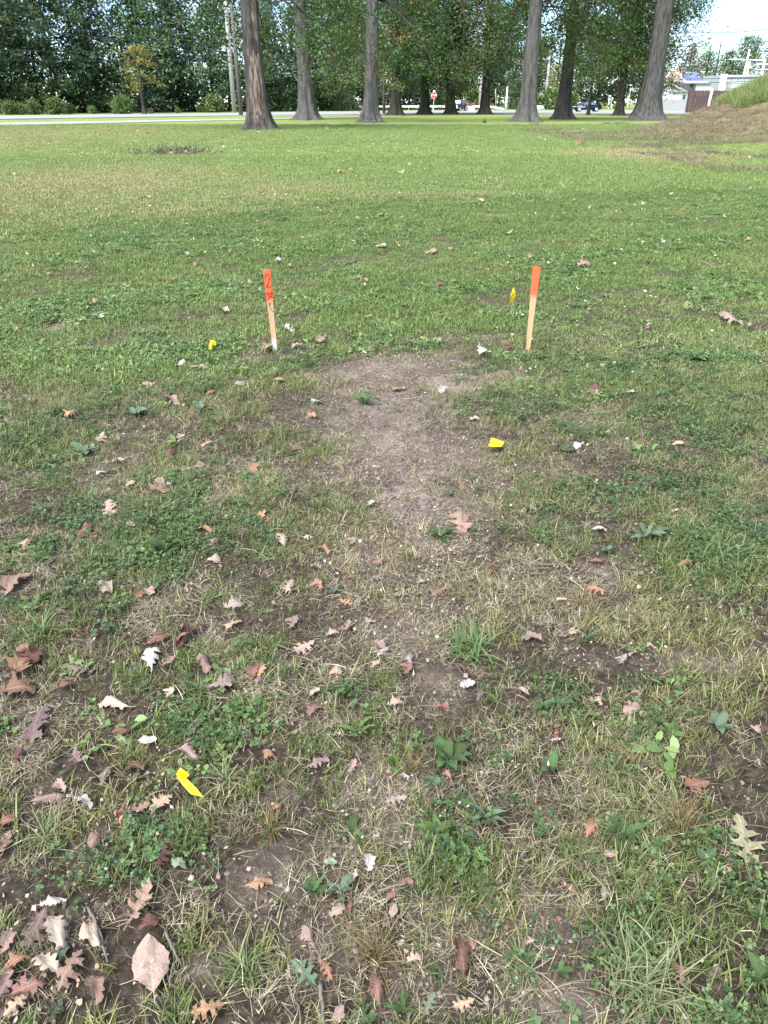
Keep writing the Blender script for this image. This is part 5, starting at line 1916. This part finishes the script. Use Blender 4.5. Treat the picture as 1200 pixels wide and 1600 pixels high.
for vv in bm.verts:
    vv.co *= rs.uniform(.85, 1.15)
    vv.co = Vector((vv.co.x * 1.3, vv.co.y * .8, max(vv.co.z * .75, -.2)))
me = bpy.data.meshes.new('boulder')
bm.to_mesh(me)
bm.free()
me.materials.append(plain('boulder_stone', (.5, .5, .48), .9, var=.25, scale=2))
ob('boulder', me, label='pale boulder on the verge below the crossarm pole', cat='rock', loc=(q.x, 178, .1))

# brush heap on the lawn
q = base_at(266, 240)
t_ = NT('heap_weeds')
t_.done(t_.leafy(t_.mix(t_.attr('br'), (.05, .07, .03), (.17, .21, .09)), .2))
t = ob('brush_heap', None, label='low heap of weeds, twigs and dead leaves on the mown lawn', cat='brush heap', loc=q, scale=(1.1, 1.1, 1.7))
hr = np.random.default_rng(12)
V, Fq, BL, BR = blades(300, hr, .40, .24, .022, (.2, 1.3), 3, 0, .9)
V = V * np.array([1.35, .7, 1.0])
ob('weeds', mesh_np('weeds', V, Fq, MATS['heap_weeds'], False, (('bl', 'POINT', BL), ('br', 'POINT', BR))), t)
V, Fq, BL, BR = bits(130, hr, .42, .075)
V = V * np.array([1.5, .8, .9]) + np.array([0, 0, .04])
ob('dead_leaves', mesh_np('dead_leaves', V, Fq, MATS['leaf_mauve'], False, (('bl', 'POINT', BL), ('br', 'POINT', BR))), t)
mb = MB()
for k in range(16):
    a_, x_, y_ = hr.uniform(0, 3.14), hr.normal(0, .5), hr.normal(0, .25)
    mb.tube([(x_, y_, .02), (x_ + .35 * math.cos(a_), y_ + .35 * math.sin(a_), hr.uniform(.04, .16))], [.012, .006], 5)
ob('sticks', mb.mesh('sticks', m_twig), t)
MATS['leaf_mauve'].use_fake_user = True

# ------------------------------------------------------------------ cars
m_blue = NT('car_paint_blue')
m_blue = m_blue.done(m_blue.bsdf((.006, .008, .042), .22, .25, spec=.7))
m_navy = NT('car_paint_grey_blue')
m_navy = m_navy.done(m_navy.bsdf((.035, .045, .065), .28, .3, spec=.6))
m_glass = NT('car_glass')
m_glass = m_glass.done(m_glass.bsdf((.10, .13, .16), .08, 0, spec=.9))
m_rim = plain('wheel_rim', (.6, .6, .62), .35, .6)
m_lamp = plain('lamp_clear', (.75, .76, .78), .2)
m_tail = plain('lamp_red', (.4, .02, .02), .3)


def shell(poly, half, inset, bev=.05):
    """side outline swept across the width, upper points drawn in"""
    n = len(poly)
    zmax, zm = max(z for x, z in poly), .85
    v = []
    for s in (-1, 1):
        for (x, z) in poly:
            k = max(0, (z - zm) / (zmax - zm + 1e-6))
            v.append((x, s * (half - inset * k), z))
    f = [tuple(range(n)), tuple(range(2 * n - 1, n - 1, -1))] + [((i + 1) % n, i, n + i, n + (i + 1) % n) for i in range(n)]
    me = MB().add(v, f).mesh('body')
    bm = bmesh.new()
    bm.from_mesh(me)
    bmesh.ops.recalc_face_normals(bm, faces=bm.faces[:])
    bmesh.ops.bevel(bm, geom=bm.edges[:], offset=bev, segments=2, affect='EDGES', clamp_overlap=True)
    bm.to_mesh(me)
    bm.free()
    for q in me.polygons:
        q.use_smooth = True
    return me


def wheel(t, x, y, r0, w, side):
    wh = ob('wheel', MB().tube([(0, -w / 2, 0), (0, -w / 2 + .03, 0), (0, w / 2 - .03, 0), (0, w / 2, 0)], [r0 * .93, r0, r0, r0 * .93], 20).mesh('tyre', m_black, True), t, loc=(x, y, r0))
    ob('rim', MB().tube([(0, side * w / 2, 0), (0, side * (w / 2 + .012), 0)], [r0 * .66, r0 * .6], 16).mesh('rim', m_rim), wh)
    for k in range(5):
        a_ = k * 1.2566
        ob('spoke', MB().tube([(0, side * (w / 2 + .02), 0), (r0 * .55 * math.cos(a_), side * (w / 2 + .02), r0 * .55 * math.sin(a_))], .03, 5).mesh('spoke', m_rim), wh)


# saloon, nose to the left
D = 140.0
p = at(917, 170, D)
t = ob('parked_car', None, label='dark blue saloon car seen from its side on the road', cat='car', loc=(p.x, D, .07))
body = [(-2.2, .38), (-2.22, .62), (-2.05, .76), (-1.25, .93), (-.35, 1.38), (.15, 1.46), (.75, 1.42), (1.45, 1.12), (2.05, 1.04), (2.2, .85), (2.18, .40), (1.8, .25), (-1.9, .25)]
me = shell(body, .88, .2)
me.materials.append(m_blue)
ob('body', me, t)
for s in (-1, 1):
    def pane(pts):
        y = s * .0
        v = []
        for (x, z) in pts:
            k = max(0, (z - .85) / .61)
            v.append((x, s * (.88 - .2 * k + .012), z))
        return MB().add(v, [tuple(range(len(v)))]).mesh('window', m_glass)
    ob('window', pane([(-1.05, .98), (-.38, 1.32), (.02, 1.385), (.02, .98)]), t)
    ob('window', pane([(.10, .98), (.10, 1.385), (.72, 1.345), (1.0, 1.22), (1.0, .98)]), t)
    ob('window', pane([(1.07, 1.0), (1.07, 1.19), (1.36, 1.06)]), t)
    for x_ in (-1.38, 1.36):
        wheel(t, x_, s * .80, .33, .2, s)
    ob('headlight', MB().box((-2.06, s * .62, .70), (.22, .34, .13)).mesh('headlight', m_lamp), t)
    ob('tail_light', MB().box((2.10, s * .62, .90), (.2, .36, .16)).mesh('tail_light', m_tail), t)
    ob('mirror', MB().box((-.85, s * .97, 1.0), (.12, .16, .12)).mesh('mirror', m_blue), t)
    ob('door_handle', MB().box((-.1, s * .895, .86), (.2, .03, .03)).mesh('door_handle', m_rim), t)

# boxy off-road car, three quarters to the camera
D = 150.0
p = at(716.5, 170, D)
t = ob('parked_offroad_car', None, label='boxy grey-blue off-road car parked by the flower planter', cat='car', loc=(p.x, D, .07), rot=(0, 0, R(-118)), scale=.95)
body = [(-2.1, .5), (-2.1, .95), (-2.0, 1.08), (-.75, 1.14), (-.45, 1.78), (1.85, 1.82), (2.0, 1.1), (2.02, .5)]
body = [(-x, z) for x, z in body][::-1]
me = shell(body, .82, .1)
me.materials.append(m_navy)
ob('body', me, t)
ob('windscreen', MB().add([(.76, -.66, 1.2), (.76, .66, 1.2), (.515, .62, 1.7), (.515, -.62, 1.7)], [(0, 1, 2, 3)]).mesh('windscreen', m_glass), t, loc=(.03, 0, .01))
ob('grille', MB().box((2.12, 0, .82), (.04, .8, .36)).mesh('grille', m_black), t)
ob('bumper', MB().box((2.2, 0, .55), (.2, 1.6, .2)).mesh('bumper', m_steel), t)
ob('spare_wheel', MB().tube([(-2.02, 0, 1.0), (-2.24, 0, 1.0)], .38, 18).mesh('spare_wheel', m_black), t)
for s in (-1, 1):
    ob('headlight', MB().tube([(2.1, s * .56, .86), (2.14, s * .56, .86)], .13, 12).mesh('headlight', m_lamp), t)
    ob('fender', MB().box((1.35, s * .88, .92), (1.0, .22, .10)).mesh('fender', m_black), t)
    for (a_, b_) in ((-.55, .4), (-1.75, -.65)):
        ob('window', MB().add([(a_, s * .80, 1.2), (b_, s * .80, 1.2), (b_, s * .76, 1.68), (a_, s * .76, 1.68)], [(0, 1, 2, 3)]).mesh('window', m_glass), t)
    for x_ in (1.35, -1.35):
        wheel(t, x_, s * .78, .40, .26, s)

# ------------------------------------------------------------------ house, depot and fences at the right
m_wall = plain('house_wall_white', (.5, .5, .52), .7, var=.05, scale=1)
m_roof = plain('roof_blue', (.11, .13, .24), .8, var=.15, scale=4)
m_roofd = plain('roof_grey', (.28, .26, .26), .8, var=.15, scale=4)
m_brick = plain('gable_pink', (.50, .33, .27), .8, var=.15, scale=5)
m_fg = plain('fence_grey', (.30, .30, .33), .85, var=.2, scale=3)
m_fr = plain('fence_red_brown', (.075, .042, .04), .85, var=.3, scale=3)
m_teal = plain('depot_band', (.35, .5, .55), .6, var=.1)
m_dark = plain('window_dark', (.06, .07, .09), .2)
D = 192.0


def PX(px, py, DD=None):
    q = at(px, py, DD or D)
    return q.x, q.z


def slab(px0, py0, px1, py1, dep, off=0.0, DD=None):
    x0, z1 = PX(px0, py0, DD)
    x1, z0 = PX(px1, py1, DD)
    return MB().box(((x0 + x1) / 2, off + dep / 2, (z0 + z1) / 2), (abs(x1 - x0), dep, abs(z1 - z0)))


t = ob('house', None, label='white house with a blue shingle roof and pinkish chimney', cat='house', loc=(0, D, 0))
ob('wall', slab(1028, 128, 1101, 182, 9).mesh('wall', m_wall), t)
x0, z0 = PX(1050, 127.5)
x1, z1 = PX(1102, 110.5)
rf = ob('roof', MB().add([(x0, -.6, z0), (x1, -.6, z0), (x1, 9.6, z0), (x0, 9.6, z0), (x0 + .4, 4.5, z1), (x1 - .3, 4.5, z1)],
                         [(0, 1, 5, 4), (2, 3, 4, 5), (1, 2, 5), (3, 0, 4), (3, 2, 1, 0)]).mesh('roof', m_roof), t)
ob('chimney', slab(1062.5, 104, 1068, 124, .9, 1.2).mesh('chimney', m_brick), rf)
for vx in (1079, 1085):
    ob('roof_vent', slab(vx, 111, vx + 2.5, 114, .3, 2.6).mesh('roof_vent', m_white), rf)
xa, za = PX(1036, 128)
xb, zb_ = PX(1064, 128)
xm, zm_ = PX(1048, 109)
ob('gable', MB().prism([(xa, za), (xb, zb_), (xm, zm_)], -1.4, 5).mesh('gable', m_brick), t)
ob('gable_trim', MB().tube([(xm, -1.5, zm_ + .1), (xb + .5, -1.5, zb_)], .18, 6).tube([(xm, -1.5, zm_ + .1), (xa - .5, -1.5, za)], .18, 6).mesh('gable_trim', m_white), t)
ob('eave', slab(1046, 127, 1104, 129.2, 1.0, -1.0).mesh('eave', m_white), t)
for (a_, b_, c_, e_) in ((1078.5, 131, 1081.5, 137), (1086, 131, 1090, 137), (1094, 131, 1098, 137)):
    w_ = ob('window', slab(a_, b_, c_, e_, .12, -.1).mesh('window', m_dark), t)
    ob('frame', slab(a_ - .6, e_, c_ + .6, e_ + .8, .2, -.16).mesh('frame', m_white), w_)
ob('porch_roof', slab(1060, 129.6, 1107, 131.0, 2.2, -2.2).mesh('porch_roof', m_roofd), t)
ob('porch', slab(1084, 131.2, 1105, 150, 1.6, -1.7).mesh('porch', m_wall), t)
Dg = 186.0
t = ob('garage', None, label='low white garage with a shallow gable in front of the house', cat='garage', loc=(0, Dg, 0))
ob('wall', slab(1026, 143.5, 1076, 182, 4, 0, Dg).mesh('wall', m_wall), t)
xa, za = PX(1010, 143)
xb, zb_ = PX(1052, 143.5)
xm, zm_ = PX(1030, 132)
ob('gable', MB().prism([(xa, za), (xb, zb_), (xm, zm_)], .02, 3.9).mesh('gable', m_wall), t)
ob('roof', MB().tube([(xm, -.2, zm_ + .1), (xb + .4, -.2, zb_)], .28, 6).tube([(xm, -.2, zm_ + .1), (xa, -.2, za)], .28, 6).mesh('roof', m_roofd), t)
ob('gutter', slab(1050, 142.2, 1078, 144.0, 4.6, -.4, Dg).mesh('gutter', m_roofd), t)
ob('door', slab(1067, 148, 1070, 158, .1, -.12, Dg).mesh('door', m_dark), t)
# fences
Df = 176.0
t = ob('grey_fence', None, label='low grey board fence in front of the white garage', cat='fence', loc=(0, Df, 0))
x0, zt = PX(1016, 155.5, Df)
x1, _ = PX(1078, 155.5, Df)
nb = 44
for k in range(nb):
    xx = x0 + (x1 - x0) * (k + .5) / nb
    ob('board', MB().box((xx, .02 * (k % 2), zt / 2), ((x1 - x0) / nb * .9, .03, zt + .03 * ((k * 7) % 3))).mesh('board', m_fg), t)
for k in range(5):
    ob('post', MB().box((x0 + (x1 - x0) * k / 4, .12, zt / 2), (.12, .12, zt)).mesh('post', m_fg), t)
ob('rail', MB().box(((x0 + x1) / 2, .07, zt * .75), (x1 - x0, .05, .1)).mesh('rail', m_fg), t)
Dr = 128.0
t = ob('red_brown_fence', None, label='tall red-brown board fence behind the bank', cat='fence', loc=(0, Dr, 0))
x0, zt = PX(1077, 141.5, Dr)
x1, _ = PX(1170, 141.5, Dr)
nb = 46
for k in range(nb):
    xx = x0 + (x1 - x0) * (k + .5) / nb
    ob('board', MB().box((xx, .02 * (k % 2), zt / 2), ((x1 - x0) / nb * .9, .03, zt + .04 * ((k * 5) % 3))).mesh('board', m_fr), t)
for k in range(5):
    ob('post', MB().box((x0 + (x1 - x0) * k / 4, .12, zt / 2), (.14, .14, zt)).mesh('post', m_fr), t)
ob('rail', MB().box(((x0 + x1) / 2, .07, zt * .75), (x1 - x0, .05, .12)).mesh('rail', m_fr), t)
post(1110, 150, 127, 3.05, .34, m_white, 'white post standing against the red-brown fence', 'fence_post', .04)
# depot behind
Dd = 205.0
t = ob('depot', None, label='long pale flat-roofed building behind the bank at the right edge', cat='building', loc=(0, Dd, 0))
ob('wall', slab(1128, 121, 1300, 178, 12, 0, Dd).mesh('wall', plain('depot_wall', (.36, .38, .41), .7, var=.1)), t)
ob('roof', slab(1130, 117, 1300, 120.8, 13, -.4, Dd).mesh('roof', plain('roof_pale', (.36, .37, .41), .7)), t)
for k in range(14):
    a_ = 1134 + k * 10
    w_ = ob('window', slab(a_, 124, a_ + 7, 128, .15, -.12, Dd).mesh('window', m_teal), t)
    ob('sill', slab(a_ - .5, 128.2, a_ + 7.5, 129, .3, -.2, Dd).mesh('sill', m_white), w_)
    ob('panel', slab(a_, 131, a_ + 7, 138, .15, -.12, Dd).mesh('panel', m_fg if k % 3 == 0 else m_wall), t)
ob('corner_post', slab(1126, 116, 1130, 142, .8, -.9, Dd).mesh('corner_post', m_white), t)
